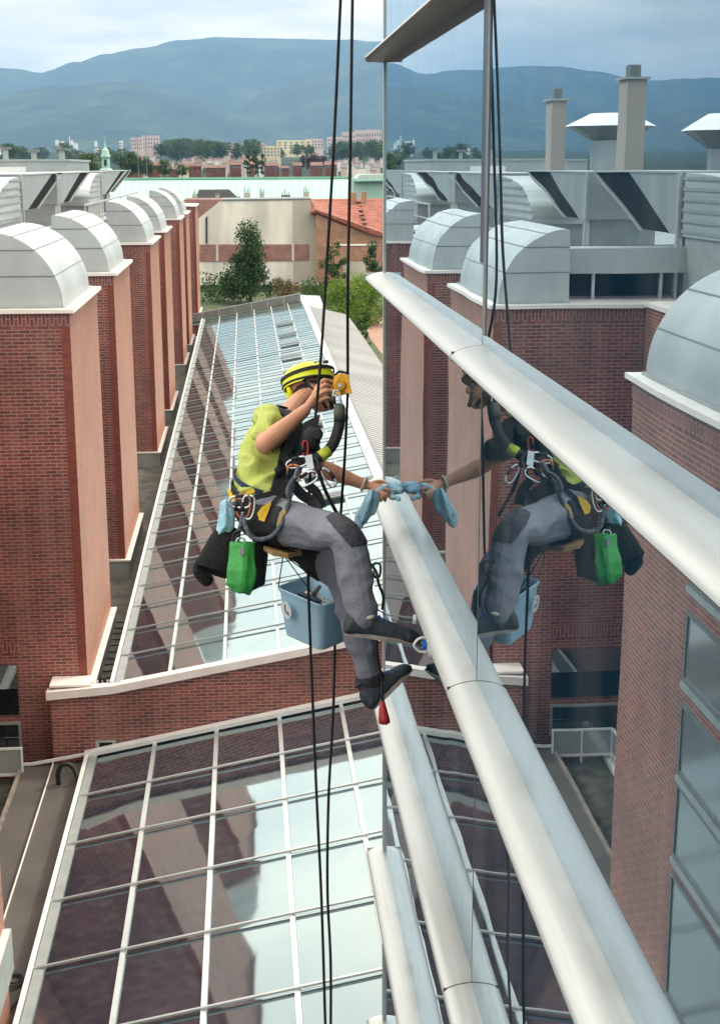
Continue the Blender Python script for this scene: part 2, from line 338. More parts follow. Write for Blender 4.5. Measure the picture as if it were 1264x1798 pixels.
# ================================================================= TOWERS
XF = -3.15; CAPZ = -2.47; BASEZ = -9.6
TY = [(3.1, 4.9), (12.1, 4.95), (25.95, 4.9), (34.9, 4.9), (48.8, 4.9), (57.6, 4.9), (71.3, 4.6), (79.4, 5.0), (95.0, 6.0)]
TLAB = ['brick tower beside the viewer, out of direct sight, mirrored beside the nearest facade pane',
        'brick tower with side windows, seen only mirrored at the right edge',
        'nearest brick tower at the left edge with dark opening low down and grey rounded hood',
        'second brick tower from the left edge, directly behind the nearest one',
        'third brick tower, the first one past the wide dark roof gap',
        'fourth brick tower, directly behind the third one',
        'fifth brick tower with smaller hood, past the second roof gap',
        'sixth brick tower, its hood the farthest of all hoods',
        'farthest brick tower, flat topped without any hood, by the concrete wall']
def tower(i, y0, dep, label):
    xf = XF - (.15 if i == 1 else 0)
    y1 = y0 + dep; t = thing('brick_tower', (xf - 2, y0 + dep / 2, -20), label, 'tower', 'brick towers in a row along the glass roof')
    back = xf - 5.2
    MB().box(back, xf, y0, y1, -20, CAPZ - .30).build('wall', M_BRICK, t)
    MB().box(back - .003, xf + .012, y0 - .012, y1 + .012, CAPZ - .30, CAPZ - .07).build('brick_band', M_SOLD, t)
    MB().box(xf - .16, xf - .003, y0 - .009, y0 + .01, -20, CAPZ - .301).build('corner_strip', M_TRIMB, t)
    MB().box(back - .05, xf + .09, y0 - .09, y1 + .09, CAPZ - .07, CAPZ).build('coping', M_COPE, t)
    if i < 8:
        # quarter-barrel sheet hood: flat back, curved towards the glass
        a, b = .0, 1.0; n = 18; hx, hz = 1.28, 1.34; ya, yb = y0 + .18, y1 - .12; xb = xf - .14 - hx
        h = MB(); prof = [(xb + hx * sin(pi / 2 * k / n) if k else xb, CAPZ + hz * cos(pi / 2 * k / n) if k < n else CAPZ) for k in range(n + 1)][::-1]
        poly = [(x, ya, z) for x, z in prof] + [(xb, ya, CAPZ)]
        h.prism(poly, (0, yb - ya, 0)); hood = h.build('hood', M_DOME, t, smooth='auto')
        s = MB()
        for q in (5, 10, 14):
            x, z = prof[q]; s.bar((x + .002, ya - .004, z + .002), (x + .002, yb, z + .002), .022, .012, up=(1, 0, 1))
            s.box(xb, x - .004, ya - .008, ya + .002, z - .009, z + .009) if q != 14 else None
        arc = [(x + .006, ya + .01, z + .006) for x, z in prof]; s.tube(arc, .006, 4)
        s.build('seams', M_SEAM, hood)
        f = MB(); f.box(xb - .02, xb + hx + .05, ya - .05, yb + .04, CAPZ + .002, CAPZ + .03); f.build('hood_flashing', M_FLASH, t)
    # flashing around the foot
    if i >= 1:
        fy0 = y0 if i != 2 else y0 - .02
        f = MB(); f.box(back, xf + .13, fy0 - .13, fy0 - .005, BASEZ - .02, BASEZ + .02); f.box(xf + .005, xf + .13, fy0 - .005, y1, BASEZ - .02, BASEZ + .02)
        if i == 1: f = MB().box(xf - 1, xf + .09, fy0, y1 - .1, BASEZ - .02, BASEZ + .02)
        if i != 2: f.build('base_coping', M_COPE, t)
        else:
            f = MB(); f.box(-3.80, xf + .13, fy0 - .5, fy0 - .005, BASEZ + .16, BASEZ + .20); f.box(xf + .005, xf + .13, fy0 - .005, y1, BASEZ - .02, BASEZ + .02); f.prism([(xf + .005, fy0 - .45, BASEZ + .18), (xf + .13, fy0 - .45, BASEZ + .18), (xf + .13, fy0 + .02, BASEZ + .01), (xf + .005, fy0 + .02, BASEZ + .01)], (0, 0, .03)); f.build('base_coping', M_COPE, t)
        g = MB(); g.box(back + .01, xf + .09, fy0 - .09, fy0 - .004, BASEZ - .60, BASEZ - .02) if i != 2 else None; g.box(xf + .004, xf + .09, fy0 - .004, y1 - .01, BASEZ - .60, BASEZ - .021); g.build('base_skirt', M_FLASH, t)
    return t
TW = [tower(i, y, d, l) for i, ((y, d), l) in enumerate(zip(TY, TLAB))]

def window_y(t, x0, x1, y, z0, z1, sill=True, name='window'):
    """window in a wall that faces -Y"""
    w_ = MB(); w_.box(x0, x1, y - .012, y - .004, z0, z1); o = w_.build(name, M_WIN, t)
    f = MB()
    for (a, b, c, d) in ((x0 - .05, x0, z0 - .05, z1 + .05), (x1, x1 + .05, z0 - .05, z1 + .05), (x0, x1, z1, z1 + .05), (x0, x1, z0 - .05, z0)): f.box(a, b, y - .03, y - .002, c, d)
    f.build('frame', M_FLASH, o)
    if sill: MB().box(x0 - .05, x1 + .05, y - .10, y - .001, z0 - .20, z0 - .06).build('sill', M_ALUL, o)
def window_x(t, x, y0, y1, z0, z1, sill=True):
    """window in a wall that faces +X"""
    o = MB().box(x + .004, x + .012, y0, y1, z0, z1).build('window', M_WINS, t)
    f = MB()
    for (a, b, c, d) in ((y0 - .025, y0, z0 - .05, z1 + .05), (y1, y1 + .05, z0 - .05, z1 + .05), (y0, y1, z1, z1 + .05), (y0, y1, z0 - .05, z0)): f.box(x + .002, x + .03, a, b, c, d)
    f.build('frame', M_SEAM, o)
    if sill: MB().box(x + .001, x + .05, y0 - .05, y1 + .05, z0 - .13, z0 - .06).build('sill', M_FLASH, o)
# nearest tower: dark opening at its left foot, window below it hidden by the terrace
MB().box(-5.9, -4.47, 25.93, 25.944, -10.15, -9.15).build('opening', M_LOUV_SHADE, TW[2]); MB().box(-5.9, -4.47, 25.915, 25.928, -9.62, -9.15).build('window', M_WIN, TW[2]); window_y(TW[2], -5.9, -4.5, 25.95, -10.9, -10.35, sill=False)
MB().box(-5.96, -4.41, 25.925, 25.946, -8.92, -8.68).build('brick_band', M_SOLD, TW[2])
for z1, z0 in ((-3.3, -4.35), (-4.75, -5.45), (-5.8, -6.55), (-6.75, -7.55), (-7.85, -9.3)):
    window_x(TW[1], XF - .15, 12.5, 14.4, z0, z1)

# ================================================================= MAIN ROOF BEHIND THE TOWERS
hall = thing('office_block', (-14, 50, -20), 'flat roofed brick block behind the row of towers carrying the ducts', 'building')
MB().box(-26, -8.36, -6, 101, -20, -2.72).build('wall', M_BRICK, hall)
MB().box(-26.1, -8.30, -6.1, 101.1, -2.72, -2.60).build('roof', M_FLASH, hall)
mb = MB()
for i, (y, d) in enumerate(TY):
    if i + 1 < len(TY): mb.box(-8.34, -4.62, y + d + .12, TY[i + 1][0] - .12, -2.95, -2.70) if 0 else None
# ---- sheet metal ducts and slanted intake hoods on that roof
def hoodunit(yn, b0, b1, t0, t1, label, zt=-.25, zb=-1.34, x0=-8.7, x1=-6.9):
    """box whose far end is cut on a slant and closed by a dark louvre"""
    t = thing('intake_hood', ((x0 + x1) / 2, (yn + t1) / 2, zb), label, 'vent', 'slanted intake hoods on the flat roof')
    b = MB(); b.prism([(x1, yn, zb), (x1, b0, zb), (x1, t0, zt), (x1, yn, zt)], (x0 - x1, 0, 0)); b.build('housing', M_DUCT, t)
    l = MB(); l.prism([(x1 - .03, b0 + .004, zb), (x1 - .03, b1, zb), (x1 - .03, t1, zt - .01), (x1 - .03, t0 + .004, zt - .01)], (x0 - x1 + .06, 0, 0)); lo_ = l.build('louvre', M_LOUV_SHADE, t)
    MB().box(x0 - .03, x1 + .04, yn - .03, t1 + .06, zt, zt + .035).build('top_flange', M_ALU, t)
    MB().bar((x1 + .01, b1, zb - .02), (x1 + .01, t1, zt - .02), .03, .05, up=(1, 0, 0)).build('edge_frame', M_ALU, t)
    MB().box(x0 + .1, x1 - .1, yn + .1, b0 - .1, -2.6, zb).build('plinth', M_FLASH, t)
    MB().box(x1 + .003, x1 + .06, yn - .05, yn + .07, -2.6, zt + .02).build('post', M_ALU, t)
    for k in range(1, 3): y = yn + (t0 - yn) * k / 3; MB().box(x1 + .001, x1 + .012, y - .015, y + .015, zb + .05, zt - .05).build('panel_joint', M_SEAM, t) if y < b0 else None
    return t
def barrel(y0, y1, label, zt=-.30, zb=-1.7, x0=-8.7, x1=-6.9):
    t = thing('ribbed_duct', ((x0 + x1) / 2, (y0 + y1) / 2, zb), label, 'duct', 'ribbed duct elbows on the flat roof')
    n = 12; b = MB(); pts = [(x1, y1, zb)] + [(x1, y1 - (y1 - y0) * sin(pi / 2 * k / n), zb + (zt - zb) * 1 * (1 - 0) * (cos(pi / 2 * (1 - k / n)) if 0 else 1) if k == 0 else zb + (zt - zb) * cos(pi / 2 * k / n)) for k in range(n + 1)]
    b.prism(pts, (x0 - x1, 0, 0)); b.build('elbow', M_DUCTRIB, t, smooth='auto')
    r = MB()
    for k in range(6): z = zb + (zt - zb) * (k + .5) / 6; L = (y1 - y0) * sqrt(max(0, 1 - ((z - zb) / (zt - zb)) ** 2)); r.box(x1 - .01, x1 + .03, y1 - L, y1, z - .03, z + .03)
    r.build('ribs', M_DUCT, t)
    MB().box(x0 + .1, x1 - .06, y0 + .2, y1, -2.6, zb).build('plinth', M_FLASH, t)
    return t
barrel(40.9, 46.0, 'ribbed metal duct elbow at the left edge of the photo', zb=-1.6)
hoodunit(46.2, 47.4, 49.7, 53.9, 56.5, 'slanted intake hood right of the ribbed duct at the left edge')
hoodunit(54.9, 56.7, 58.7, 63.1, 66.6, 'second slanted intake hood left of the green spire', x0=-8.9)
barrel(66.0, 71.7, 'smaller ribbed duct elbow below the green spire')
hoodunit(71.9, 74.1, 75.7, 83.9, 86.8, 'slanted intake hood in front of the green spire foot')
hoodunit(78.0, 79.0, 80.9, 91.7, 93.6, 'last slanted intake hood beside the green copper roof', x1=-7.1)
hoodunit(34.3, 35.2, 36.7, 38.9, 41.7, 'intake hood seen mirrored left of the tall chimney', zt=-.15, zb=-1.25)
hoodunit(27.0, 27.6, 29.7, 30.9, 33.6, 'largest intake hood seen mirrored below the tall chimney', zt=-.13, zb=-1.28)
barrel(21.0, 26.8, 'ribbed duct elbow seen mirrored at the right edge', zt=-.13, zb=-1.3)
# long flat duct
t = thing('roof_duct', (-5.4, 22, -1.9), 'long grey rectangular duct running over the roof edge behind the hoods', 'duct')
MB().box(-7.3, -4.7, 26.7, 27.5, -1.97, -1.50).build('duct_run', M_DUCT, t); MB().prism([(-8.2, 27.5, -1.97), (-7.3, 27.5, -1.97), (-7.0, 19, -1.30), (-8.2, 19, -1.30)], (0, 0, .5)).build('duct_bend', M_DUCT, t)
for x in (-5.3, -6.6): MB().box(x, x + .06, 26.9, 27.0, -2.6, -1.97).build('stand', M_ALU, t)
MB().box(-7.4, -4.75, 27.6, 27.7, -2.6, -1.5).build('gap_shade_sheet', M_LOUV_SHADE, t)  # added dark sheet, stands in for the shade in the gap below the duct
# roof deck between the tower hoods
mb = MB()
for i in range(len(TY) - 1):
    a = TY[i][0] + TY[i][1]; b_ = TY[i + 1][0]
    if b_ - a < 5: MB().box(-8.2, -4.9, a + .1, b_ - .1, -4.0, -2.75).build('infill', M_FLASH, hall)
MB().box(-8.35, -6.0, 17.1, 25.85, -20, -2.5).build('recess_wall', M_BRICK, hall)
MB().box(-8.38, -5.95, 17.13, 25.82, -2.5, -2.42).build('recess_coping', M_COPE, hall)
for z0, z1 in ((-9.5, -8.6), (-7.3, -6.3)): pass
# railings
def railing(name, P, label, h=1.0, n=5, post=.03, m=M_ALU, mid=True, group=None, panel=None):
    t = thing(name, P[0], label, 'railing', group)
    a, b = Vector(P[0]), Vector(P[1])
    for k in range(n + 1):
        p = a.lerp(b, k / n); MB().bar(p, p + Vector((0, 0, h)), post, post, up=(0, 1, 0)).build('post', m, t)
    MB().bar(a + Vector((0, 0, h)), b + Vector((0, 0, h)), post * 1.3, post * 1.3).build('top_rail', m, t)
    if mid: MB().bar(a + Vector((0, 0, h * .5)), b + Vector((0, 0, h * .5)), post, post).build('middle_rail', m, t)
    if panel: MB().bar(a + Vector((0, 0, h * .5)), b + Vector((0, 0, h * .5)), .012, h * .86).build('panel', panel, t)
    return t
railing('guard_rail', ((-5.9, 55, -2.5), (-5.9, 82, -2.5)), 'grey guard rail behind the second and third hoods', h=1.1, n=5, post=.05)
railing('guard_rail', ((-5.6, 36, -2.5), (-5.6, 47, -2.5)), 'grey guard rail behind the nearest hoods', h=.8, n=4, post=.04)
# chimneys and mushroom vents known from the mirror image
def chimney(x, y, w_, d_, zt, label, pots=1):
    t = thing('chimney', (x, y, -2.6), label, 'chimney', 'plastered chimneys on the flat roof')
    MB().box(x - w_ / 2, x + w_ / 2, y - d_ / 2, y + d_ / 2, -2.6, zt).build('shaft', pmat('render_grey' + str(len(MATS)), lin(156, 148, 142), .85, var=.06, vscale=1), t)
    MB().box(x - w_ / 2 - .08, x + w_ / 2 + .08, y - d_ / 2 - .08, y + d_ / 2 + .08, zt, zt + .06).build('cap', M_FLASH, t)
    for k in range(pots): MB().box(x - .14, x + .14, y - .2 + k * .22, y + .0 + k * .22, zt + .06, zt + .36).build('pot', M_SEAM, t)
    return t
chimney(-8.55, 36.9, .50, .8, 2.12, 'tall grey chimney with double pot, tallest one in the mirror image', 2)
chimney(-8.4, 45.0, .5, .85, 1.95, 'slimmer grey chimney mirrored left of the tall one')
def mushroom(x, y, r, z, label):
    t = thing('mushroom_vent', (x, y, -2.6), label, 'vent', 'mushroom vents on the flat roof')
    q = MB(); n = 8
    ring = lambda rr, zz: [(x + rr * cos(2 * pi * k / n + .39), y + rr * sin(2 * pi * k / n + .39), zz) for k in range(n)]
    MB().rings([[Vector(p) for p in ring(r * .42, -2.6)], [Vector(p) for p in ring(r * .42, z - .5)]]).build('shaft', M_DUCT, t)
    MB().rings([[Vector(p) for p in ring(r * .42, z - .55)], [Vector(p) for p in ring(r, z)]]).build('bowl', M_SEAM, t)
    MB().rings([[Vector(p) for p in ring(r * 1.04, z)], [Vector(p) for p in ring(r * .45, z + .5)]]).build('lid', M_ALUL, t)
mushroom(-13.5, 58, 1.75, 1.55, 'octagonal mushroom vent mirrored behind the tall chimney'); mushroom(-13.5, 44, 1.3, 1.05, 'octagonal mushroom vent mirrored at the right edge')
# penthouse far left
t = thing('plant_room', (-13, 88, -2.6), 'grey sheet clad plant room with white panel behind the intake hoods', 'building')
MB().box(-19, -9.9, 84, 96, -2.6, .30).build('wall', M_DUCT, t); MB().box(-19, -9.8, 83.9, 96.1, .30, .42).build('roof', M_FLASH, t)
MB().box(-14.2, -12.2, 83.93, 83.99, -1.0, .0).build('panel', M_ALUL, t)
for k, (x, hh) in enumerate(((-13.6, .55), (-12.0, .4), (-10.4, .5))):
    q = thing('roof_vent', (x, 86, .42), ('small round roof vent on the left end of the plant room', 'small round roof vent on the middle of the plant room', 'small round roof vent on the right corner of the plant room')[k], 'vent', 'round vents on the plant room')
    MB().tube([(x, 86, .42), (x, 86, .42 + hh)], .16, 10).build('pipe', M_DUCT, q); MB().tube([(x, 86, .44 + hh), (x, 86, .56 + hh)], .34, 10).build('cap', M_SEAM, q)
# red canopy
# ================================================================= GLASS ROOFS
def glass_roof(nm, p0, sx, sy, X0, X1, Y0, Y1, xs, ys, label, tilt=.0016, joint=None):
    Z = lambda x, y: p0[2] + sx * (x - p0[0]) + sy * (y - p0[1])
    t = thing(nm, (X0, Y0, Z(X0, Y0)), label, 'glass roof')
    g = MB(); rnd = random.Random(3)
    xe = [X0] + list(xs) + [X1]; ye = [Y0] + list(ys) + [Y1]
    for i in range(len(xe) - 1):
        for j in range(len(ye) - 1):
            a, b, c, d = xe[i], xe[i + 1], ye[j], ye[j + 1]; q = [rnd.uniform(-tilt, tilt) * 2.2 for _ in range(4)]
            g.add([(a, c, Z(a, c) + q[0]), (b, c, Z(b, c) + q[1]), (b, d, Z(b, d) + q[2]), (a, d, Z(a, d) + q[3])], [(0, 1, 2, 3)])
    g.build('glazing', M_SGLASS, t)
    und = MB(); und.prism([(X0, Y0, Z(X0, Y0) - .12), (X1, Y0, Z(X1, Y0) - .12), (X1, Y0, Z(X1, Y0) - .03), (X0, Y0, Z(X0, Y0) - .03)], (0, Y1 - Y0, sy * (Y1 - Y0))); und.build('deck', M_LOUV_SHADE, t)
    for x in xs: MB().bar((x, Y0 + .02, Z(x, Y0) + .018), (x, Y1 - .02, Z(x, Y1) + .018), .06 if joint else .075, .035).build('long_bar', M_ALU, t)
    for k, y in enumerate(ys):
        ww = .10 if joint and abs(y - joint) < .8 else (.024 if joint else .042)
        MB().bar((X0 - .06, y, Z(X0 - .06, y) + .052), (X1, y, Z(X1, y) + .052), ww, .03, up=(-sx, 0, 1)).build('cross_bar', M_SEAM if ww > .09 else (M_FLASH if joint else M_ALU), t)
    # eaves gutter edge: white outer strip and grey inner strip
    MB().bar((X0 - .03, Y0, Z(X0, Y0) + .03), (X0 - .03, Y1, Z(X0, Y1) + .03), .07, .12).build('eaves_edge', M_ALUL, t)
    MB().bar((X0 + .09, Y0, Z(X0, Y0) + .035), (X0 + .09, Y1, Z(X0, Y1) + .035), .14, .05).build('eaves_strip', M_FLASH, t)
    return t, Z
SX = .18
hx0, hx1 = -2.62, 3.35
ysh = [26.95 + 1.57 * k for k in range(38)]
hi, ZH = glass_roof('upper_glass_roof', (-2.62, 25.4, -9.45), SX, .007, hx0, hx1, 25.5, 87, [-1.58, -.55, .48, 1.5, 2.5], ysh, 'long pitched glass roof beside the brick towers, behind the hanging worker', tilt=.0013, joint=66.2)
MB().prism([(hx1, 25.5, ZH(hx1, 25.5) - .02), (hx1 + .28, 25.5, ZH(hx1, 25.5) + .03), (hx1 + .28, 25.5, ZH(hx1, 25.5) + .10), (hx1, 25.5, ZH(hx1, 25.5) + .08)], (0, 61.5, .007 * 61.5)).build('ridge_cap', M_ALUL, hi)
MB().box(hx1 + .28, hx1 + .44, 25.5, 87, ZH(hx1, 25.5) - .3, ZH(hx1, 25.5) + .02).build('ridge_gutter', M_SEAM, hi)
for (y, xa, xb) in ((76.6, 1.6, 2.5), (71.8, 1.6, 2.5), (68.0, 1.6, 2.5), (63.6, 1.5, 2.4), (59.2, 1.5, 2.4), (39.3, 1.5, 2.45), (36.3, 1.5, 2.45), (46.8, 1.5, 2.45)):
    v = MB()
    for k in range(3): v.bar((xa, y + k * .22, ZH(xa, y) + .09), (xb, y + k * .22, ZH(xb, y) + .09), .17, .03, up=(-SX, 0, 1))
    v.build('vent_flap', M_SEAM, hi)
t = railing('mesh_railing', ((-4.6, 87.3, ZH(-4.6, 87) - .05), (3.3, 87.3, ZH(3.3, 87) - .02)), 'low grey mesh railing along the far end of the upper glass roof', h=.47, n=8, post=.035, mid=False, panel=pmat('wire_mesh', lin(128, 130, 124), .8, var=.1))
MB().bar((-4.6, 87.1, ZH(-4.6, 87) - .1), (3.3, 87.1, ZH(3.3, 87) - .05), .06, .08).build('kerb', M_BLACK, hi)

lo, ZL = glass_roof('lower_glass_roof', (-3.17, 25.4, -10.8), .19, 0, -3.12, 4.2, 6.0, 25.3, [-1.88, -.72, .46, 1.62, 2.8], [25.3 - 1.85 * k for k in range(10, 0, -1)], 'lower pitched glass roof in the foreground below the brick gable wall', tilt=.0022)
MB().bar((-3.2, 25.3, ZL(-3.2, 25) + .07), (4.2, 25.3, ZL(4.2, 25) + .07), .19, .08, up=(-.19, 0, 1)).build('head_flashing', M_ALUL, lo)
MB().box(4.2, 4.5, 6, 25.3, -20, ZL(4.2, 20)).build('end_wall', M_BRICK, lo)

# gable wall between the two glass roofs
g = thing('gable_wall', (0, 25.5, -20), 'low red brick gable wall with white coping between the two glass roofs', 'wall')
gz = lambda x: -9.45 + SX * (x + 2.62)
MB().prism([(-3.80, 25.42, -20), (3.6, 25.42, -20), (3.6, 25.42, gz(3.6) - .12), (-2.66, 25.42, gz(-2.62) - .12), (-3.80, 25.42, -9.66)], (0, .06, 0)).build('brickwork', M_BRICK, g)
MB().prism([(-3.86, 25.34, -9.66), (-2.64, 25.34, gz(-2.62) - .12), (3.62, 25.34, gz(3.6) - .12), (3.62, 25.34, gz(3.6) + .035), (-2.64, 25.34, gz(-2.62) + .035), (-3.86, 25.34, -9.50)], (0, .22, 0)).build('coping', M_COPE, g)
MB().box(-3.80, -3.04, 25.56, 25.93, -9.62, -9.42).build('upstand', M_FLASH, g)
MB().box(-3.10, -2.7, 25.56, 26.2, -9.98, -9.60).build('threshold', M_FLASH, g)
f = MB(); f.box(-3.00, -2.62, 25.405, 25.418, -10.72, -10.52); f.build('grille_frame', M_FLASH, g); MB().box(-2.93, -2.69, 25.398, 25.404, -10.70, -10.56).build('grille', M_LOUV_SHADE, g)

# walkway strip between towers and glass roof
mb = MB(); mb.box(-8.3, -2.66, 30.9, 88, -10.4, -10.1); mb.box(-3.1, -2.66, 25.6, 30.9, -10.4, -9.95)
struct(mb.build('walkway_roof', M_WALK))
rr = random.Random(5); mb = MB()
for k in range(13):
    y = 26 + k * .40; mb.bar((-3.04, y, -9.93), (-2.7, y + rr.uniform(-.1, .1), -9.93), .02, .02)
o = mb.build('cable_ladder', M_BLACK); tag(o, 'thin dark slatted strip lying along the walkway beside the nearest tower', 'cable tray')
# ribbed metal roof right of the ridge
n = 175; vs = []; fs = []
for k in range(n):
    y = 20 + k * .4
    for (dy, z) in ((0, 0), (0.02, .085), (.17, .085), (.19, 0)): vs += [(hx1 + .44, y + dy, ZH(3.35, 25) - .18 + z), (6.35, y + dy, ZH(3.35, 25) - .80 + z)]
fs = [(2 * k, 2 * k + 1, 2 * k + 3, 2 * k + 2) for k in range(4 * n - 1)]
rb = thing('ribbed_roof', (5, 55, -9), 'pale ribbed metal roof sloping down to the right beyond the ridge', 'roof')
MB().add(vs, fs).build('ribbed_sheet', pmat('ribbed_metal', lin(164, 164, 162), .5, .25, var=.12, vscale=.4, stretch=(.3, 1, 1)), rb)
MB().prism([(hx1 + .44, 90, -9.2), (5.0, 90, -9.25), (5.3, 103, -9.3), (3.6, 103, -9.2)], (0, 0, .25)).build('flat_sheet', M_DUCT, rb)
MB().box(hx1 + .3, 6.30, 20, 90, -20, -9.15).build('wall', M_BRICK, rb)

# ================================================================= LOWER LEFT ROOF
mb = MB(); mb.box(-3.78, -3.17, 6, 25.36, -11.3, -10.93); struct(mb.build('felt_roof', M_FELT))
mb = MB(); mb.box(-4.35, -3.80, 17.2, 25.36, -11.3, -10.95); struct(mb.build('felt_roof_strip', M_FELT))
mb = MB(); mb.box(-7.9, -4.4, 17.1, 25.36, -11.6, -11.20); mb.box(-3.75, -3.17 - .6, 6, 6.1, -11.3, -10.94); struct(mb.build('gutter_roof', M_FELTD))
k_ = MB(); k_.bar((-4.37, 25.3, -10.98), (-4.37, 17.2, -10.98), .07, .16); tag(k_.build('roof_kerb', pmat('kerb_felt', lin(128, 118, 110), .8, var=.25, vscale=5)), 'pale dirty kerb along the dark felt roof at the left edge', 'kerb')
k_ = MB(); k_.bar((-3.79, 25.3, -10.90), (-3.79, 17.3, -10.90), .02, .035); tag(k_.build('felt_seam', M_COPE), 'thin light seam running along the dark felt roof', 'seam')
k_ = MB(); k_.bar((-4.9, 25.30, -10.90), (-4.2, 25.30, -10.90), .05, .05); k_.bar((-4.2, 25.30, -10.90), (-3.2, 25.3, -10.74), .05, .05); tag(k_.build('wall_flashing', M_ALUL), 'thin white flashing at the foot of the brick wall, left of the glass roof', 'flashing')
# balustrade at the left edge
b = thing('glass_balustrade', (-4.9, 25.1, -11.1), 'glass balustrade with white frame on the terrace at the left edge', 'balustrade')
for (x0, x1) in ((-5.5, -4.30),):
    MB().box(x0, x1, 25.05, 25.09, -10.50, -10.46).build('top_rail', M_ALUL, b); MB().box(x0, x1, 25.05, 25.09, -11.02, -10.97).build('bottom_rail', M_ALUL, b)
    MB().box(x0, x1 - .04, 25.065, 25.075, -10.97, -10.50).build('glass_panel', M_RAILG, b)
for x in (-4.34, -4.9, -5.5): MB().box(x, x + .035, 25.045, 25.095, -11.15, -10.47).build('post', M_ALUL, b)
MB().box(-5.52, -5.48, 18.2, 25.05, -10.50, -10.46).build('top_rail', M_ALUL, b); MB().box(-5.52, -5.48, 18.2, 25.05, -11.02, -10.97).build('bottom_rail', M_ALUL, b)
MB().box(-5.505, -5.495, 18.2, 25.05, -10.97, -10.50).build('glass_panel', M_RAILG, b)
MB().box(-5.56, -5.4, 18.2, 25.3, -11.45, -11.1).build('edge_beam', M_ALUL, b)
# hose loops / goosenecks
gn = MB(); gn.tube(spline([(-3.58, 24.4, -10.93), (-3.58, 24.4, -10.70), (-3.50, 24.4, -10.55), (-3.36, 24.4, -10.55), (-3.27, 24.4, -10.68), (-3.20, 24.3, -10.86)], 6), .045, 10)
tag(gn.build('vent_pipe', M_BLACK, smooth=True), 'black bent vent pipe on the felt roof by the corner of the lower glass roof', 'pipe')
gn = MB(); gn.tube(spline([(-2.92, 25.9, -9.95), (-2.92, 25.9, -9.55), (-2.88, 25.9, -9.45), (-2.82, 25.9, -9.55), (-2.82, 25.9, -9.90)], 5), .03, 8); gn.bar((-3.0, 25.85, -9.83), (-2.7, 25.85, -9.80), .03, .03)
tag(gn.build('roof_anchor', M_BLACK, smooth=True), 'black anchor loop on the walkway at the foot of the nearest tower', 'anchor')
gn = MB()
for (cx_, cy_, R_) in ((-3.42, 17.9, .16), (-3.40, 17.95, .12), (-3.46, 17.85, .19)): gn.torus((cx_, cy_, -10.90), (0, 0, 1), R_, .012, 18, 5)
gn.tube(spline([(-3.7, 17.1, -10.9), (-3.5, 17.0, -10.9), (-3.35, 17.1, -10.88), (-3.2, 17.4, -10.84)], 6), .02, 6)
tag(gn.build('cable_coil', M_BLACK), 'coil of thin black cable on the felt roof at the lower left edge', 'cable')
gn = MB(); gn.torus((-4.47, 22.6, -11.16), (0, 0, 1), .14, .035, 20, 6); tag(gn.build('rubber_ring', M_BLACK, smooth=True), 'black rubber ring lying in the dirty gutter at the left edge', 'ring')

# ================================================================= GLASS FACADE
FA = .75; YE = 7.70; YM = 4.49; BAY = 3.21
FZ = [.515 + 1.135 * 2, .515 + 1.135, .545, -.590, -1.725, -2.860, -3.995, -5.130, -6.265, -7.40]
fac = thing('glass_facade', (FA + 1, YE - 4, GZ), 'mirror glass office facade on the right with long projecting silver fins', 'building')
bays = [(YM, YE, .0016, -.0040), (YM - BAY, YM, .0012, -.0030), (YM - 2 * BAY, YM - BAY, .001, .001), (YM - 3 * BAY, YM - 2 * BAY, 0, .001)]
rp = random.Random(11)
for bi, (a, b_, lean, yw) in enumerate(bays):
    for li in range(len(FZ) - 1):
        zt, zb = FZ[li], FZ[li + 1]; l2 = lean; y2 = yw
        if bi == 0 and li == 3: y2 = yw * 1.25; l2 = 0
        if li >= 5: l2 = lean * .3; y2 = yw * .3
        x = lambda y, z: FA + .002 + (y - (a + b_) / 2) * y2 + (z - (zt + zb) / 2) * l2
        g0 = .009; aa, bb = a + g0, b_ - g0
        pts = [(x(aa, zb), aa, zb), (x(bb, zb), bb, zb), (x(bb, zt), bb, zt), (x(aa, zt), aa, zt)]
        MB().prism(pts, (.02, 0, 0)).build('glass_pane', M_FGLASS, fac)
for y in (YM, YM - BAY, YM - 2 * BAY):
    MB().box(FA + .012, FA + .06, y - .03, y + .03, -8, 3).build('mullion', M_BLACK, fac)
    MB().box(FA - .004, FA + .01, y - .003, y + .003, -8, 3).build('joint_strip', M_SEAM, fac)
MB().box(FA - .012, FA + .05, YE - .004, YE + .035, -8, 3).build('edge_profile', M_ALU, fac)
MB().box(FA + .08, 7.0, -8, YE + .02, -20, 3.0).build('core', pmat('facade_core', lin(60, 64, 68), .8), fac)
MB().box(FA - .006, FA + .0, YM - .06, YM - .012, -.52, 3).build('profile_strip', M_SEAM, fac)
MB().box(FA - .0045, FA + .0, YM - .010, YM + .07, -.30, 3).build('blue_strip', pmat('deep_blue_seal', lin(26, 44, 74), .4), fac)  # plain dark blue strip beside the mullion
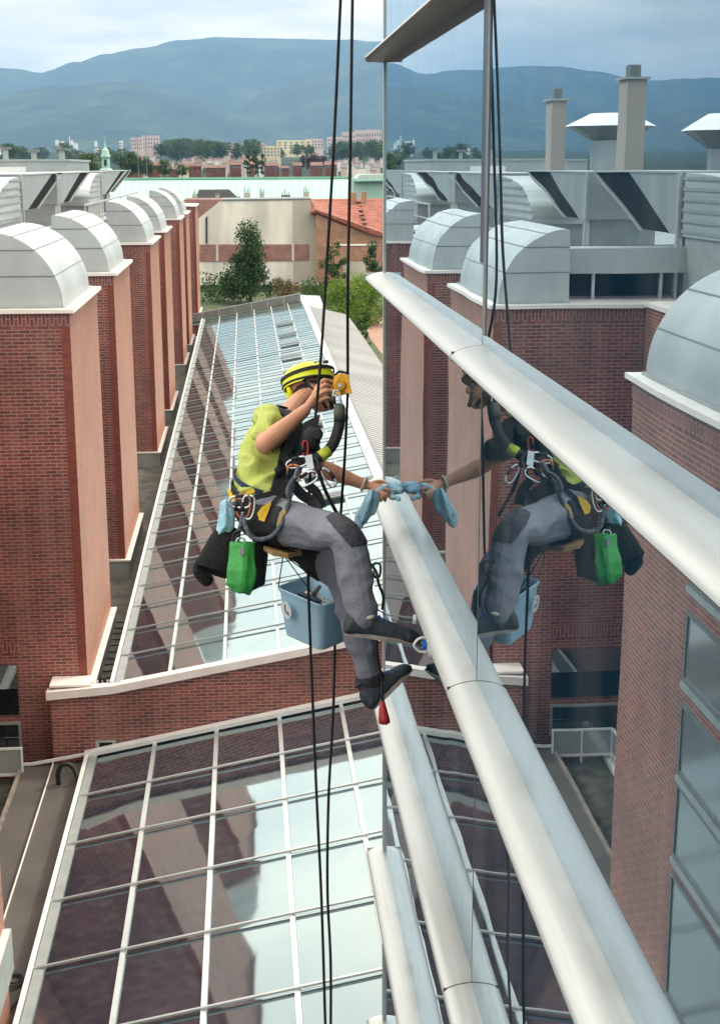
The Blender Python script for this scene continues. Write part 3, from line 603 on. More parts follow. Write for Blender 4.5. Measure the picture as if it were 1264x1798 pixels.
# projecting fins
def fin(zc, y0, y1, nm='fin'):
    top = [(FA + .016 - .122 * cos(th), zc + .040 * sin(th)) for th in [pi / 2 - pi / 2 * k / 10 for k in range(11)]]
    bot = [(FA + .016 - .122 * cos(th), zc - .022 * sin(th)) for th in [pi / 2 * k / 8 for k in range(1, 9)]]
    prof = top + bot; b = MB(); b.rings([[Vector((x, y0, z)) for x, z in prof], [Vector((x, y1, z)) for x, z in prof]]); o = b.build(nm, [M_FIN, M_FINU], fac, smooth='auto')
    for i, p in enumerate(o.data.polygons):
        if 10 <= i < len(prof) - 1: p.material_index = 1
    return o
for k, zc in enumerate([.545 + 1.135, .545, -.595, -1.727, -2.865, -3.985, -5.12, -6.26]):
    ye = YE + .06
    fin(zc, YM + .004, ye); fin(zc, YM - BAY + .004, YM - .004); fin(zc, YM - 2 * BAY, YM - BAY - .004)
    MB().add([], []).box(FA - .102, FA - .01, YM - .003, YM + .003, zc - .01, zc + .02).build('joint_seal', M_BLACK, fac)

for zc in (.545, -.595, -1.727, -2.865, -3.985):
    MB().box(FA - .10, FA, YE + .0585, YE + .0635, zc - .018, zc + .034).build('end_cap', M_ALU, fac)
# ================================================================= VEGETATION AND TOWN
def P2(px, py, Y):
    """world point that a photo pixel shows at depth Y"""
    ox, oy = px - 632, py - 899; c, s_ = cos(ROL), sin(ROL); x = c * ox + s_ * oy; y = -s_ * ox + c * oy
    r = FW * 2505 + RT * x - UP * y; return r * (Y / r.y)
def leaf_mat(name, c1, c2, rough=.7):
    m, t, b = base_mat(name); g = N(t, 'ShaderNodeNewGeometry')
    n = N(t, 'ShaderNodeTexNoise'); n.inputs['Scale'].default_value = .9; n.inputs['Detail'].default_value = 6; t.links.new(g.outputs['Position'], n.inputs['Vector'])
    r = N(t, 'ShaderNodeValToRGB'); t.links.new(n.outputs[0], r.inputs[0]); r.color_ramp.elements[0].position = .35; r.color_ramp.elements[0].color = c1; r.color_ramp.elements[1].position = .65; r.color_ramp.elements[1].color = c2
    t.links.new(r.outputs[0], b.inputs['Base Color']); b.inputs['Roughness'].default_value = rough; b.inputs['Specular IOR Level'].default_value = .25
    tr = N(t, 'ShaderNodeBsdfTranslucent'); t.links.new(r.outputs[0], tr.inputs[0]); mx = N(t, 'ShaderNodeMixShader'); mx.inputs[0].default_value = .3
    t.links.new(b.outputs[0], mx.inputs[1]); t.links.new(tr.outputs[0], mx.inputs[2]); t.links.new(mx.outputs[0], t.nodes['Material Output'].inputs[0]); return m
L_DARK = leaf_mat('leaves_dark', (.018, .045, .012, 1), (.06, .12, .03, 1)); L_MID = leaf_mat('leaves_mid', (.03, .065, .012, 1), (.09, .15, .03, 1))
L_LIME = leaf_mat('leaves_lime', (.08, .15, .015, 1), (.22, .32, .04, 1)); L_RUST = leaf_mat('leaves_rust', (.10, .075, .03, 1), (.24, .16, .08, 1))
L_PURP = leaf_mat('leaves_purple', (.03, .015, .02, 1), (.07, .035, .04, 1))
M_BARK = pmat('bark', (.05, .04, .03, 1), .9)
def crown_mesh(h, rx, n, ls, seed, shape='round', clumps=26):
    rr = random.Random(seed); cl = []
    for _ in range(clumps):
        u = rr.random(); a = rr.uniform(0, 2 * pi)
        if shape == 'cone': z = .15 + .85 * u; R = rx * (1.05 - z) * rr.uniform(.3, 1)
        elif shape == 'column': z = .08 + .9 * u; R = rx * sin(pi * min(1, z * .9 + .1)) ** .5 * rr.uniform(.2, .9)
        elif shape == 'dome': z = .1 + .8 * u; R = rx * sqrt(max(0, 1 - z * z)) * rr.uniform(.3, 1)
        else: z = .22 + .74 * u; R = rx * sqrt(max(0, 1 - ((z - .58) / .45) ** 2)) * rr.uniform(.25, 1)
        cl.append((Vector((R * cos(a), R * sin(a), z * h)), rx * rr.uniform(.22, .42) * (1.1 if shape != 'column' else .8)))
    b = MB()
    for _ in range(n):
        c, R = cl[rr.randrange(len(cl))]
        d = Vector((rr.gauss(0, 1), rr.gauss(0, 1), rr.gauss(0, 1))).normalized() * R * rr.random() ** .33
        p = c + d; q = Vector((rr.gauss(0, 1), rr.gauss(0, 1), rr.gauss(0, .8) + .4)).normalized(); x = q.orthogonal().normalized(); x = (Matrix.Rotation(rr.uniform(0, 6.28), 3, q) @ x); y = q.cross(x); k = ls * rr.uniform(.6, 1.3)
        b.add([p - x * k, p - y * k * .6, p + x * k, p + y * k * .6], [(0, 1, 2, 3)])
    return b
def tree(loc, h, rx, n, ls, m, label, cat='tree', group=None, shape='round', seed=1, trunk=True, name='tree', clumps=26):
    t = thing(name, loc, label, cat, group); b = crown_mesh(h, rx, n, ls, seed, shape, clumps); L = Vector(loc)
    for i in range(len(b.v)): b.v[i] = b.v[i] + L
    b.build('crown', m, t)
    if trunk:
        k = MB(); k.tube([L, L + Vector((.02 * h, 0, h * .4)), L + Vector((0, .02 * h, h * .8))], [h * .03, h * .02, h * .006], 7)
        rr = random.Random(seed)
        for q in range(5): a = rr.uniform(0, 6.28); z = rr.uniform(.3, .6) * h; k.tube([L + Vector((.01 * h, 0, z)), L + Vector((cos(a) * rx * .6, sin(a) * rx * .6, z + .25 * h))], [h * .012, h * .004], 5)
        k.build('trunk', M_BARK, t)
    return t
def dup(t, loc, label=None, sc=1.0, rz=0.0, sz=None):
    r = t.copy(); C.objects.link(r); r.location = loc; r.scale = (sc, sc, sc if sz is None else sz); r.rotation_euler = (0, 0, rz)
    if label: r['label'] = label
    for ch in list(t.children):
        c = ch.copy(); C.objects.link(c); c.parent = r
        for g_ in list(ch.children): d = g_.copy(); C.objects.link(d); d.parent = c
    return r
def gp(px, Y, z=GZ): return ((px - 430) * Y / 2578.0, Y, z)
tree(gp(438, 150), 7.6, 3.1, 9500, .14, L_DARK, 'dense dark green tree in front of the concrete wall', seed=13, clumps=60, shape='cone')
tree(gp(385, 152), 3.1, 2.6, 1500, .14, L_DARK, 'low dark shrub left of the dense tree', 'shrub', shape='dome', seed=4, trunk=False, name='shrub')
tree(gp(497, 147), 2.9, 2.0, 1700, .12, L_RUST, 'rusty blossoming shrub right of the dense tree', 'shrub', shape='dome', seed=5, trunk=False, name='shrub')
tree(gp(553, 150), 2.0, 2.9, 4000, .11, L_MID, 'clipped green bed of low plants above the far end of the glass roof', 'shrub', shape='dome', seed=6, trunk=False, name='shrub')
tree(gp(588, 158), 5.8, 1.7, 2300, .13, L_MID, 'slim leafy tree between the ropes by the brick house', shape='column', seed=7)
tree(gp(662, 158), 5.9, 1.9, 2600, .13, L_DARK, 'dark leafy tree at the edge of the glass facade', shape='column', seed=8)
tree(gp(622, 128), 4.4, 3.0, 11000, .105, L_LIME, 'broad bright lime green bush right behind the ribbed roof', 'shrub', shape='dome', seed=9, trunk=False, name='shrub', clumps=60)
tree(gp(640, 118), 2.2, .7, 700, .10, L_MID, 'narrow feathery shrub along the garden path', 'shrub', shape='column', seed=10, trunk=False, name='shrub')
tree((8.3, 100, GZ), 3.8, .8, 700, .12, L_MID, 'feathery green shrub beside the lower garden path', 'shrub', shape='column', seed=11, trunk=False, name='shrub')
tree((9.1, 88, GZ), 2.9, 1.0, 700, .12, L_LIME, 'small lime shrub at the very edge of the facade', 'shrub', shape='dome', seed=12, trunk=False, name='shrub')

# concrete house with brick band
M_CONC = pmat('stained_concrete', lin(214, 208, 196), .85, var=.22, vscale=.5, stretch=(1, 1, .25))
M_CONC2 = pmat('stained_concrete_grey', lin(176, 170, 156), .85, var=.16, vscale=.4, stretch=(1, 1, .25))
M_BAND = brick_mat('band_brick', lin(150, 96, 84), lin(130, 80, 70), lin(150, 120, 108), bw=.5, bh=.16, ms=.02)
M_TILE = None
def tile_mat(name, c1, c2):
    m, t, b = base_mat(name); g = N(t, 'ShaderNodeNewGeometry'); mp = N(t, 'ShaderNodeMapping'); mp.inputs['Scale'].default_value = (1, 1, 1); t.links.new(g.outputs['Position'], mp.inputs[0])
    br = N(t, 'ShaderNodeTexBrick'); sp = N(t, 'ShaderNodeSeparateXYZ'); cb = N(t, 'ShaderNodeCombineXYZ'); t.links.new(g.outputs['Position'], sp.inputs[0]); t.links.new(sp.outputs[0], cb.inputs[0]); t.links.new(sp.outputs[2], cb.inputs[1]); t.links.new(cb.outputs[0], br.inputs['Vector'])
    br.inputs['Scale'].default_value = 1; br.inputs['Brick Width'].default_value = .3; br.inputs['Row Height'].default_value = .28; br.inputs['Mortar Size'].default_value = .035; br.inputs['Color1'].default_value = c1; br.inputs['Color2'].default_value = c2; br.inputs['Mortar'].default_value = tuple(c * .45 for c in c1[:3]) + (1,)
    n = N(t, 'ShaderNodeTexNoise'); n.inputs['Scale'].default_value = .8; n.inputs['Detail'].default_value = 5; t.links.new(g.outputs['Position'], n.inputs['Vector'])
    mx = N(t, 'ShaderNodeMix', data_type='RGBA', blend_type='OVERLAY'); mx.inputs[0].default_value = .5; t.links.new(br.outputs[0], mx.inputs[6]); t.links.new(n.outputs[0], mx.inputs[7]); t.links.new(mx.outputs[2], b.inputs['Base Color']); b.inputs['Roughness'].default_value = .75; return m
M_TILE = tile_mat('orange_tiles', lin(164, 94, 74), lin(142, 80, 64)); M_TILEB = tile_mat('brown_tiles', lin(140, 100, 88), lin(122, 84, 74))
M_GREENR = pmat('copper_roof', lin(150, 186, 173), .6, var=.06, vscale=.15, stretch=(3, 1, .3)); M_GREEND = pmat('copper_dark', lin(120, 170, 150), .6)
ch = thing('concrete_house', gp(450, 175), 'stained concrete gable house with a brick band behind the dark tree', 'house')
def poly_y(pts, Y, dy, name, m, t):
    q = [P2(px, py, Y) for px, py in pts]; return MB().prism(q, (0, dy, 0)).build(name, m, t)
poly_y([(352, 560), (548, 560), (548, 348), (392, 349), (352, 381)], 175, 9, 'wall', M_CONC, ch)
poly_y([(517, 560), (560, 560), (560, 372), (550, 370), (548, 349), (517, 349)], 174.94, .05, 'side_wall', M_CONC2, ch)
poly_y([(353, 457), (546, 457), (546, 428), (353, 427)], 174.9, .03, 'brick_band', M_BAND, ch)
for x in (382, 515): poly_y([(x, 457), (x + 4, 457), (x + 4, 427), (x, 427)], 174.85, .04, 'divider', M_CONC, ch)
poly_y([(364, 425), (367, 425), (367, 377), (364, 380)], 174.9, .04, 'slot', M_BLACK, ch)
a = P2(352, 381, 175); b_ = P2(392, 349, 175); MB().prism([a, b_, b_ + Vector((-4.5, 2, 0)), a + Vector((-4.5, 2, 0))], (0, 9, .05)).build('roof', M_TILEB, ch)
poly_y([(516, 500), (565, 500), (565, 497), (516, 496)], 170, .3, 'plinth_strip', M_COPE, ch)
poly_y([(391, 350.5), (549, 349.5), (549, 347), (391, 348)], 174.9, 9.2, 'parapet', M_SEAM, ch)
bh = thing('brick_house', gp(610, 172), 'brown brick house with orange tiled roof right of the concrete wall', 'house')
M_BRB = brick_mat('brown_brick', lin(176, 124, 92), lin(150, 98, 70), lin(160, 130, 104), bw=.4, bh=.12, ms=.02)
poly_y([(558, 560), (690, 560), (690, 412), (650, 400), (558, 368)], 173, 9, 'wall', M_BRB, bh)
a = [P2(548, 372, 173.5), P2(558, 367, 172.5), P2(655, 407, 172.5), P2(690, 414, 172.5), P2(690, 348, 182), P2(548, 348, 182)]
MB().add(a + [p - Vector((0, 0, .25)) for p in a], [(0, 1, 2, 3, 4, 5), (11, 10, 9, 8, 7, 6)] + [(i, (i + 1) % 6, (i + 1) % 6 + 6, i + 6) for i in range(6)]).build('roof', M_TILE, bh)
for (x, t0) in ((620, 337), (638, 336)):
    poly_y([(x, 358), (x + 9, 358), (x + 9, t0), (x, t0)], 180, 1, 'chimney_stack', M_BRB, bh)
for k in range(6): q = P2(632 + k * 2.2, 356 + k * 7.6, 180 - k * 1.35); MB().box(q.x - .28, q.x + .28, q.y - .2, q.y, q.z - .02, q.z + .18).build('roof_step', M_BLACK, bh)
gw = thing('garden_wall', gp(625, 160), 'low orange brick wall with pale coping behind the lime bush', 'wall')
poly_y([(592, 560), (660, 560), (660, 431), (592, 431)], 165, .3, 'brickwork', M_BRB, gw); poly_y([(590, 431), (661, 431), (661, 428.5), (590, 428.5)], 164.9, .5, 'coping', M_COPE, gw)
poly_y([(604, 492), (645, 492), (645, 459), (604, 459)], 164.8, .1, 'board_panel', M_CONC2, gw)
# green copper hall
gh = thing('copper_roof_hall', gp(440, 300), 'long hall under a pale green copper roof across the middle distance', 'building')
a = [P2(196, 352, 285), P2(690, 352, 285), P2(690, 311, 300), P2(196, 311, 300)]
MB().prism(a, (0, 3, -.4)).build('roof', M_GREENR, gh); poly_y([(196, 312.5), (690, 312.5), (690, 309), (196, 309)], 299, .5, 'ridge', M_GREEND, gh)
poly_y([(196, 480), (690, 480), (690, 352), (196, 352)], 286, 6, 'wall', M_CONC, gh)
rs_ = random.Random(2)
sm = MB()
for k in range(40): x = 200 + k * 12.2; A_ = P2(x, 351, 284.9); B_ = P2(x, 312, 299.9); sm.bar(A_ + Vector((0, 0, .05)), B_ + Vector((0, 0, .05)), .06, .05)
sm.build('standing_seams', M_GREENR, gh)
for x in (247, 262, 322, 540, 469, 488): q = P2(x, 311, 299); MB().tube([q, q + Vector((0, 0, rs_.uniform(4, 9)))], .05, 5).build('lightning_rod', M_SEAM, gh)
gb = thing('copper_roof_block', gp(655, 260), 'taller block with flat green roof edge behind the orange roof', 'building')
poly_y([(624, 352), (690, 352), (690, 313), (624, 312)], 262, 8, 'wall', M_GREENR, gb); poly_y([(626, 317), (690, 316), (690, 305), (636, 306)], 261, 9, 'roof', pmat('copper_light', lin(176, 198, 188), .6), gb); poly_y([(628, 318.5), (690, 317.5), (690, 315.5), (628, 316.5)], 260.8, .3, 'eaves', M_GREEND, gb)
# dark roofs in front of it
M_SLATE = pmat('slate_roof', lin(96, 96, 96), .8, var=.2, vscale=1)
dr = thing('slate_roof_house', gp(385, 230), 'house with dark slate roof in front of the green copper roof', 'house')
poly_y([(345, 352), (428, 352), (405, 331), (352, 331)], 232, 6, 'roof', M_SLATE, dr); poly_y([(346, 400), (428, 400), (428, 350), (346, 350)], 232.1, 6, 'wall', M_CONC2, dr)
for k in range(7): q = P2(392 + k * 5.2, 348, 231.9); MB().box(q.x - .16, q.x + .16, q.y - .05, q.y, q.z, q.z + .45).build('window', M_WIN, dr)
for (x, y, w_, lab) in ((345, 341, 9, 'pale chimney block left of the slate roof'), (385, 340, 7, 'small chimney block at the middle of the slate roof'), (437, 337, 11, 'row of chimney pots right of the slate roof'), (463, 338, 8, 'chimney block right of the pots'), (505, 341, 16, 'dark dormer box on the copper roof edge'), (541, 336, 10, 'chimney with aerials beside the left rope')):
    t = thing('chimney', P2(x, 352, 226), lab, 'chimney'); poly_y([(x - w_ / 2, 354), (x + w_ / 2, 354), (x + w_ / 2, y), (x - w_ / 2, y)], 226, .8, 'stack', M_CONC2 if x != 505 else M_SLATE, t)
    for k in range(4): q = P2(x - w_ / 2 + (k + .5) * w_ / 4, y, 226.3); MB().tube([q, q + Vector((0, 0, .3 + .9 * ((k * 7 + x) % 3) / 3))], .06, 6).build('pot', M_SEAM, t)
# spire
sp = thing('church_spire', gp(190, 330), 'pale green copper church spire with clock lantern and weathervane', 'tower')
c0 = P2(190, 300, 330); mpx = 330 / 2578.0
def ringz(hw, z, n=8): return [Vector((c0.x + hw * cos(2 * pi * k / n + pi / 8), c0.y + hw * sin(2 * pi * k / n + pi / 8), z)) for k in range(n)]
z_ = lambda py: P2(190, py, 330).z
MB().rings([ringz(2.2, GZ), ringz(1.9, z_(300)), ringz(1.3, z_(293)), ringz(.95, z_(292)), ringz(.95, z_(272))]).build('lantern', M_GREENR, sp)
MB().rings([ringz(1.15, z_(272)), ringz(1.05, z_(269.5)), ringz(.75, z_(260)), ringz(.32, z_(256)), ringz(.10, z_(247)), ringz(.03, z_(236))]).build('cap', M_GREENR, sp)
MB().rings([ringz(1.22, z_(271.5)), ringz(1.22, z_(273))]).build('cornice', M_GREEND, sp)
MB().box(c0.x - .28, c0.x + .28, c0.y - 1.0, c0.y - .88, z_(288), z_(277)).build('opening', M_BLACK, sp)
MB().bar((c0.x - .6, c0.y, z_(238)), (c0.x + .3, c0.y, z_(238)), .05, .12).build('weathervane', M_GREENR, sp)
# town: rows of houses with red dormers, blocks on the slopes, each its own object
M_RED = pmat('red_facade', lin(112, 70, 64), .8, var=.2, vscale=.3); M_PINK = pmat('pink_facade', lin(194, 172, 162), .8, var=.12, vscale=.05); M_YEL = pmat('yellow_facade', lin(216, 200, 160), .8, var=.1, vscale=.05)
M_WHT = pmat('white_facade', lin(222, 220, 212), .8, var=.08, vscale=.3); M_RROOF = pmat('red_roof', lin(104, 72, 66), .8, var=.3, vscale=.3)
def house(px, py, wpx, hpx, Y, mw, mr, label, group, roof=.35, win=0, name='town_house', dep=8.):
    q = P2(px, py, Y); W = wpx * Y / 2578.0; H = hpx * Y / 2578.0; zb = q.z - 10; t = thing(name, (q.x, Y + dep / 2, zb), label, 'house' if name != 'apartment_block' else 'building', group)
    MB().box(q.x - W / 2, q.x + W / 2, Y, Y + dep, zb, q.z + H * (1 - roof)).build('wall', mw, t)
    if roof > 0: z0 = q.z + H * (1 - roof); MB().prism([(q.x - W / 2 - .2, Y - .2, z0), (q.x - W / 2 - .2, Y + dep + .2, z0), (q.x - W / 2 - .2, Y + dep / 2, q.z + H)], (W + .4, 0, 0)).build('roof', mr, t)
    if win:
        for r_ in range(max(1, win // 10)):
            for k in range(win % 10):
                x = q.x - W / 2 + W * (k + .5) / (win % 10); z = q.z + H * (1 - roof) * (.75 - .8 * r_ / max(1, win // 10)); MB().box(x - W * .03 - .15, x + W * .03 + .15, Y - .06, Y - .005, z - H * .09, z + H * .06).build('window', M_WIN, t)
    return t
cnt = 0
reds = [(237, 303, 30, 22, 430), (274, 304, 19, 22, 440), (308, 304, 15, 13, 470), (346, 304, 22, 20, 460), (382, 304, 34, 16, 450), (417, 304, 20, 23, 445), (446, 304, 9, 24, 440), (480, 304, 26, 20, 450), (505, 304, 12, 14, 440), (526, 304, 15, 20, 450), (560, 304, 20, 20, 440), (585, 304, 20, 21, 450)]
WORD = ['first', 'second', 'third', 'fourth', 'fifth', 'sixth', 'seventh', 'eighth', 'ninth', 'tenth', 'eleventh', 'twelfth']
for i, (px, py, a_, b2, Y) in enumerate(reds):
    house(px, py, a_, b2, Y, M_RED, M_RROOF, WORD[i] + ' from the left of the red dormered houses behind the copper roof', 'red houses behind the copper roof', roof=.3, win=13 + (i % 3))
rt = random.Random(21)
for i in range(34):
    px = 585 + rt.random() * 95; py = 302 - rt.random() * 22; Y = 560 + (302 - py) * 45
    house(px, py, rt.uniform(5, 11), rt.uniform(5, 9), Y, rt.choice([M_WHT, M_CONC, M_PINK]), rt.choice([M_SLATE, M_RROOF, M_SLATE]), 'small pale house in the crowded town', 'small pale houses right of the ropes', roof=.45, win=12 if i % 2 else 0)
for i in range(26):
    px = 330 + rt.random() * 110; py = 290 - rt.random() * 18; Y = 600 + (300 - py) * 50
    house(px, py, rt.uniform(7, 14), rt.uniform(6, 12), Y, rt.choice([M_CONC, M_YEL, M_CONC2]), rt.choice([M_SLATE, M_RROOF, M_TILEB]), 'pale old town house left of poplars', 'old town houses left of the poplars', roof=.35, win=13)
for i in range(38):
    px = 222 + rt.random() * 270; py = 298 - rt.random() * 20; Y = 520 + (302 - py) * 55
    house(px, py, rt.uniform(6, 13), rt.uniform(5, 11), Y, rt.choice([M_CONC, M_WHT, M_CONC2, M_PINK, M_YEL]), rt.choice([M_SLATE, M_RROOF, M_TILEB, M_RROOF]), 'small old town house behind the red dormers', 'old town houses behind the red dormers', roof=.42, win=13 if i % 2 else 12)
# apartment blocks on the rise
blocks = [(244, 262, 20, 23, 2300, M_PINK), (268, 260, 30, 24, 2350, M_PINK), (216, 262, 5, 17, 2300, M_WHT), (400, 268, 46, 17, 1900, M_PINK), (445, 268, 50, 18, 2000, M_PINK), (478, 275, 36, 20, 1500, M_YEL), (520, 262, 60, 17, 2100, M_YEL), (556, 262, 30, 19, 2150, M_PINK), (592, 262, 26, 22, 2200, M_PINK), (616, 262, 22, 30, 2250, M_PINK), (638, 262, 20, 33, 2280, M_PINK), (660, 262, 26, 34, 2300, M_PINK)]
BL = ['left half of the pink block alone on the hill', 'right half of the pink block alone on the hill', 'narrow white tower beside the pink block on the hill', 'long low pink slab above the old town, left end', 'long low pink slab above the old town, middle', 'yellow apartment block just right of the poplars', 'long yellow slab below the mountain', 'pink block at the right end of the long slab', 'pink high rise just left of the left rope', 'pink high rise between the ropes', 'pink high rise right of the ropes', 'rightmost pink high rise at the facade edge']
for (px, py, a_, b2, Y, m), lab in zip(blocks, BL): house(px, py, a_, b2, Y, m, M_SLATE, lab, 'apartment blocks on the slope', roof=0, win=36, name='apartment_block', dep=14)
# far white specks of houses
for i in range(22):
    px = rt.choice([rt.uniform(-10, 40), rt.uniform(95, 150), rt.uniform(150, 220), rt.uniform(95, 145)]); py = rt.uniform(244, 268); Y = 2600 + (268 - py) * 60
    house(px, py, rt.uniform(3, 7), rt.uniform(2, 4), Y, M_WHT, M_SLATE, 'tiny white house far off under the mountain at the left', 'far white houses under the mountain', roof=.3)
q = thing('mast', P2(127, 262, 2700), 'thin white mast among the far houses at the left', 'mast'); A_ = P2(127, 262, 2700); MB().tube([A_ - Vector((0, 0, 8)), A_ + Vector((0, 0, 27))], .9, 6).build('pole', M_WHT, q)
# trees of the town
protos = [tree((0, 0, GZ), 10, 4.2, 1500, .42, L_MID, 'x', seed=31, clumps=44), tree((0, 0, GZ), 10, 4.2, 1500, .42, L_DARK, 'x', seed=32, clumps=44), tree((0, 0, GZ), 12, 2.2, 1200, .36, L_DARK, 'x', seed=33, shape='column', clumps=40, name='poplar'), tree((0, 0, GZ), 9, 4.2, 1200, .42, L_PURP, 'x', seed=34, clumps=40)]
used = set()
def put(k, px, py, Y, hpx, label, group=None, wide=1.0):
    q = P2(px, py, Y); H = hpx * Y / 2578.0; base = (10, 10, 12, 9)[k]; s_ = H / base
    if k in used: o = dup(protos[k], (q.x, q.y, q.z), label, s_ * wide, rt.uniform(0, 6), s_)
    else:
        used.add(k); o = protos[k]; o.location = (q.x, q.y, q.z); o.scale = (s_ * wide, s_ * wide, s_); o['label'] = label
    if group: o['group'] = group
put(1, 230, 308, 405, 40, 'dark round tree right behind the church spire', wide=1.3); put(0, 160, 308, 420, 38, 'olive green tree left of the church spire', wide=1.7)
put(1, 259, 308, 410, 30, 'dark green tree between spire and pink block', wide=1.2); put(0, 292, 308, 400, 27, 'round green tree behind the copper roof ridge', wide=1.3); put(0, 324, 308, 405, 20, 'low green tree right of the round one', wide=1.7)
put(2, 438, 306, 430, 36, 'left one of the dark poplars in the town', 'poplars in the town', 1.2); put(2, 452, 306, 425, 44, 'tallest of the dark poplars in the town', 'poplars in the town', 1.1); put(2, 464, 306, 432, 36, 'right one of the dark poplars in the town', 'poplars in the town', 1.2)
put(3, 548, 300, 700, 28, 'dark purple tree left of the ropes', wide=1.7)
put(3, 562, 300, 720, 26, 'dark purple tree just beside the left rope', wide=1.5)
G1 = 'hazy trees between the town and the far blocks'
for i in range(34):
    px = 285 + rt.random() * 410; py = 282 - rt.random() * 10; put(rt.choice([0, 1, 1]), px, py, 1100 + rt.random() * 500, rt.uniform(16, 30), 'hazy dark tree in belt behind the town', G1, rt.uniform(1.1, 1.8))
for i in range(26):
    px = 300 + rt.random() * 95; put(rt.choice([0, 1]), px, 276 - rt.random() * 6, 1300 + rt.random() * 400, rt.uniform(14, 30), 'hazy dark tree on the wooded rise', 'trees on the wooded rise', rt.uniform(1.2, 1.8))
for i in range(30):
    px = -20 + rt.random() * 260; put(rt.choice([0, 0, 1]), px, 292 - rt.random() * 20, 900 + rt.random() * 900, rt.uniform(12, 24), 'hazy green tree in the valley at the left', 'trees in the valley at the left', rt.uniform(1.2, 2))
for i in range(22):
    px = 590 + rt.random() * 100; put(rt.choice([0, 1]), px, 285 - rt.random() * 8, 1500 + rt.random() * 400, rt.uniform(18, 34), 'hazy bluish tree below the high rises at the right', 'trees below the high rises', rt.uniform(1.1, 1.7))

# ================================================================= THE ROPE WORKER
def K(px, py, zc):
    """world point on the ray of photo pixel (px, py), zc metres in front of the lens"""
    ox, oy = px - 632, py - 899; c, s_ = cos(ROL), sin(ROL); x = c * ox + s_ * oy; y = -s_ * ox + c * oy
    return (FW * 2505 + RT * x - UP * y) * (zc / 2505.0)
def limb(b, P, R, n=14, per=6):
    """tapering limb through joints P with radii R and rounded ends"""
    pts = spline(P, per); rr = []
    for i in range(len(R) - 1):
        for k in range(per): t = k / per; rr.append(R[i] * (1 - t) + R[i + 1] * t)
    rr.append(R[-1]); b.tube(pts, rr, n); b.ell(P[0], R[0] * .995, 12, 8); b.ell(P[-1], R[-1] * .995, 12, 8); return b
def eloft(b, rows, n=22):
    """closed loft of elliptical rings (centre, half axis a, half axis b)"""
    rings = [[c + a * (math.copysign(abs(cos(2 * pi * k / n)) ** .85, cos(2 * pi * k / n))) + d * (math.copysign(abs(sin(2 * pi * k / n)) ** .85, sin(2 * pi * k / n))) for k in range(n)] for c, a, d in rows]
    return b.rings(rings)
def fuse(b, name, m, parent, vox=.006, smooth=6, fold=0.0, fs=14.0, stretch=(1, 1, .45), fold2=0.0, origin=None):
    """fuse overlapping closed shapes into one skin, relax it and press folds into it"""
    o = b.build(name, m, parent, origin=origin)
    r = o.modifiers.new('r', 'REMESH'); r.mode = 'VOXEL'; r.voxel_size = vox
    if smooth: q = o.modifiers.new('s', 'SMOOTH'); q.factor = .5; q.iterations = smooth
    dg = bpy.context.evaluated_depsgraph_get(); me = bpy.data.meshes.new_from_object(o.evaluated_get(dg)); o.modifiers.clear(); old = o.data; o.data = me; bpy.data.meshes.remove(old)
    me.name = name
    if not me.materials: me.materials.append(m)
    if fold:
        off = wloc(o); nn = [v.normal.copy() for v in me.vertices]
        for v, nv in zip(me.vertices, nn):
            p = v.co + off; q = Vector((p.x * stretch[0], p.y * stretch[1], p.z * stretch[2])) * fs
            f = 1 - sqrt(noise.noise(q) ** 2 + .006) * 2.2; f2 = noise.noise(q * 2.3 + Vector((3, 1, 7)))
            v.co += nv * (fold * (f - .5) + fold2 * f2)
    me.polygons.foreach_set('use_smooth', [True] * len(me.polygons)); me.update(); return o
M_SKIN = pmat('skin', lin(206, 148, 118), .55, var=.10, vscale=9); M_SHIRT = pmat('lime_shirt', lin(180, 190, 98), .85, var=.10, vscale=7, bump=.25, bscale=55)
M_TROU = pmat('grey_trousers', lin(126, 128, 140), .8, var=.10, vscale=8, bump=.25, bscale=70)
def creases(m, sc, d, st):
    t = m.node_tree; b = t.nodes['Principled BSDF']; g = N(t, 'ShaderNodeNewGeometry'); mp = N(t, 'ShaderNodeMapping'); mp.inputs['Scale'].default_value = st; mp.inputs['Rotation'].default_value = (.3, .5, .2); t.links.new(g.outputs['Position'], mp.inputs[0])
    n = N(t, 'ShaderNodeTexNoise'); n.noise_type = 'RIDGED_MULTIFRACTAL'; n.inputs['Scale'].default_value = sc; n.inputs['Detail'].default_value = 3; t.links.new(mp.outputs[0], n.inputs['Vector'])
    bp = N(t, 'ShaderNodeBump'); bp.inputs['Strength'].default_value = .8; bp.inputs['Distance'].default_value = d; t.links.new(n.outputs[0], bp.inputs['Height'])
    for l in list(b.inputs['Normal'].links): t.links.new(l.from_socket, bp.inputs['Normal'])
    t.links.new(bp.outputs[0], b.inputs['Normal'])
creases(M_SHIRT, 7, .006, (.5, .5, 1.3)); creases(M_TROU, 7, .005, (1.2, .6, .8))
M_KNEE = pmat('dark_patch', lin(62, 60, 68), .8, var=.2, vscale=14, bump=.3, bscale=60)
M_BOOT = pmat('boot_dark', lin(46, 54, 60), .65, var=.35, vscale=16, bump=.3, bscale=60); M_SOLE = pmat('boot_sole', lin(150, 142, 136), .8, var=.2, vscale=20)
M_HELM = pmat('helmet_yellow', lin(228, 232, 30), .32, var=.05, vscale=6); M_WEB = pmat('black_webbing', lin(30, 30, 34), .75, var=.35, vscale=22, bump=.3, bscale=120)
M_YPAD = pmat('yellow_pad', lin(226, 180, 40), .7, var=.12, vscale=18); M_NAVY = pmat('navy_cloth', lin(44, 62, 84), .8, var=.2, vscale=12)
M_STEEL = pmat('steel', lin(190, 192, 196), .28, .85, var=.15, vscale=14); M_GOLD = pmat('gold_anodised', lin(206, 148, 40), .35, .5, var=.12, vscale=12)
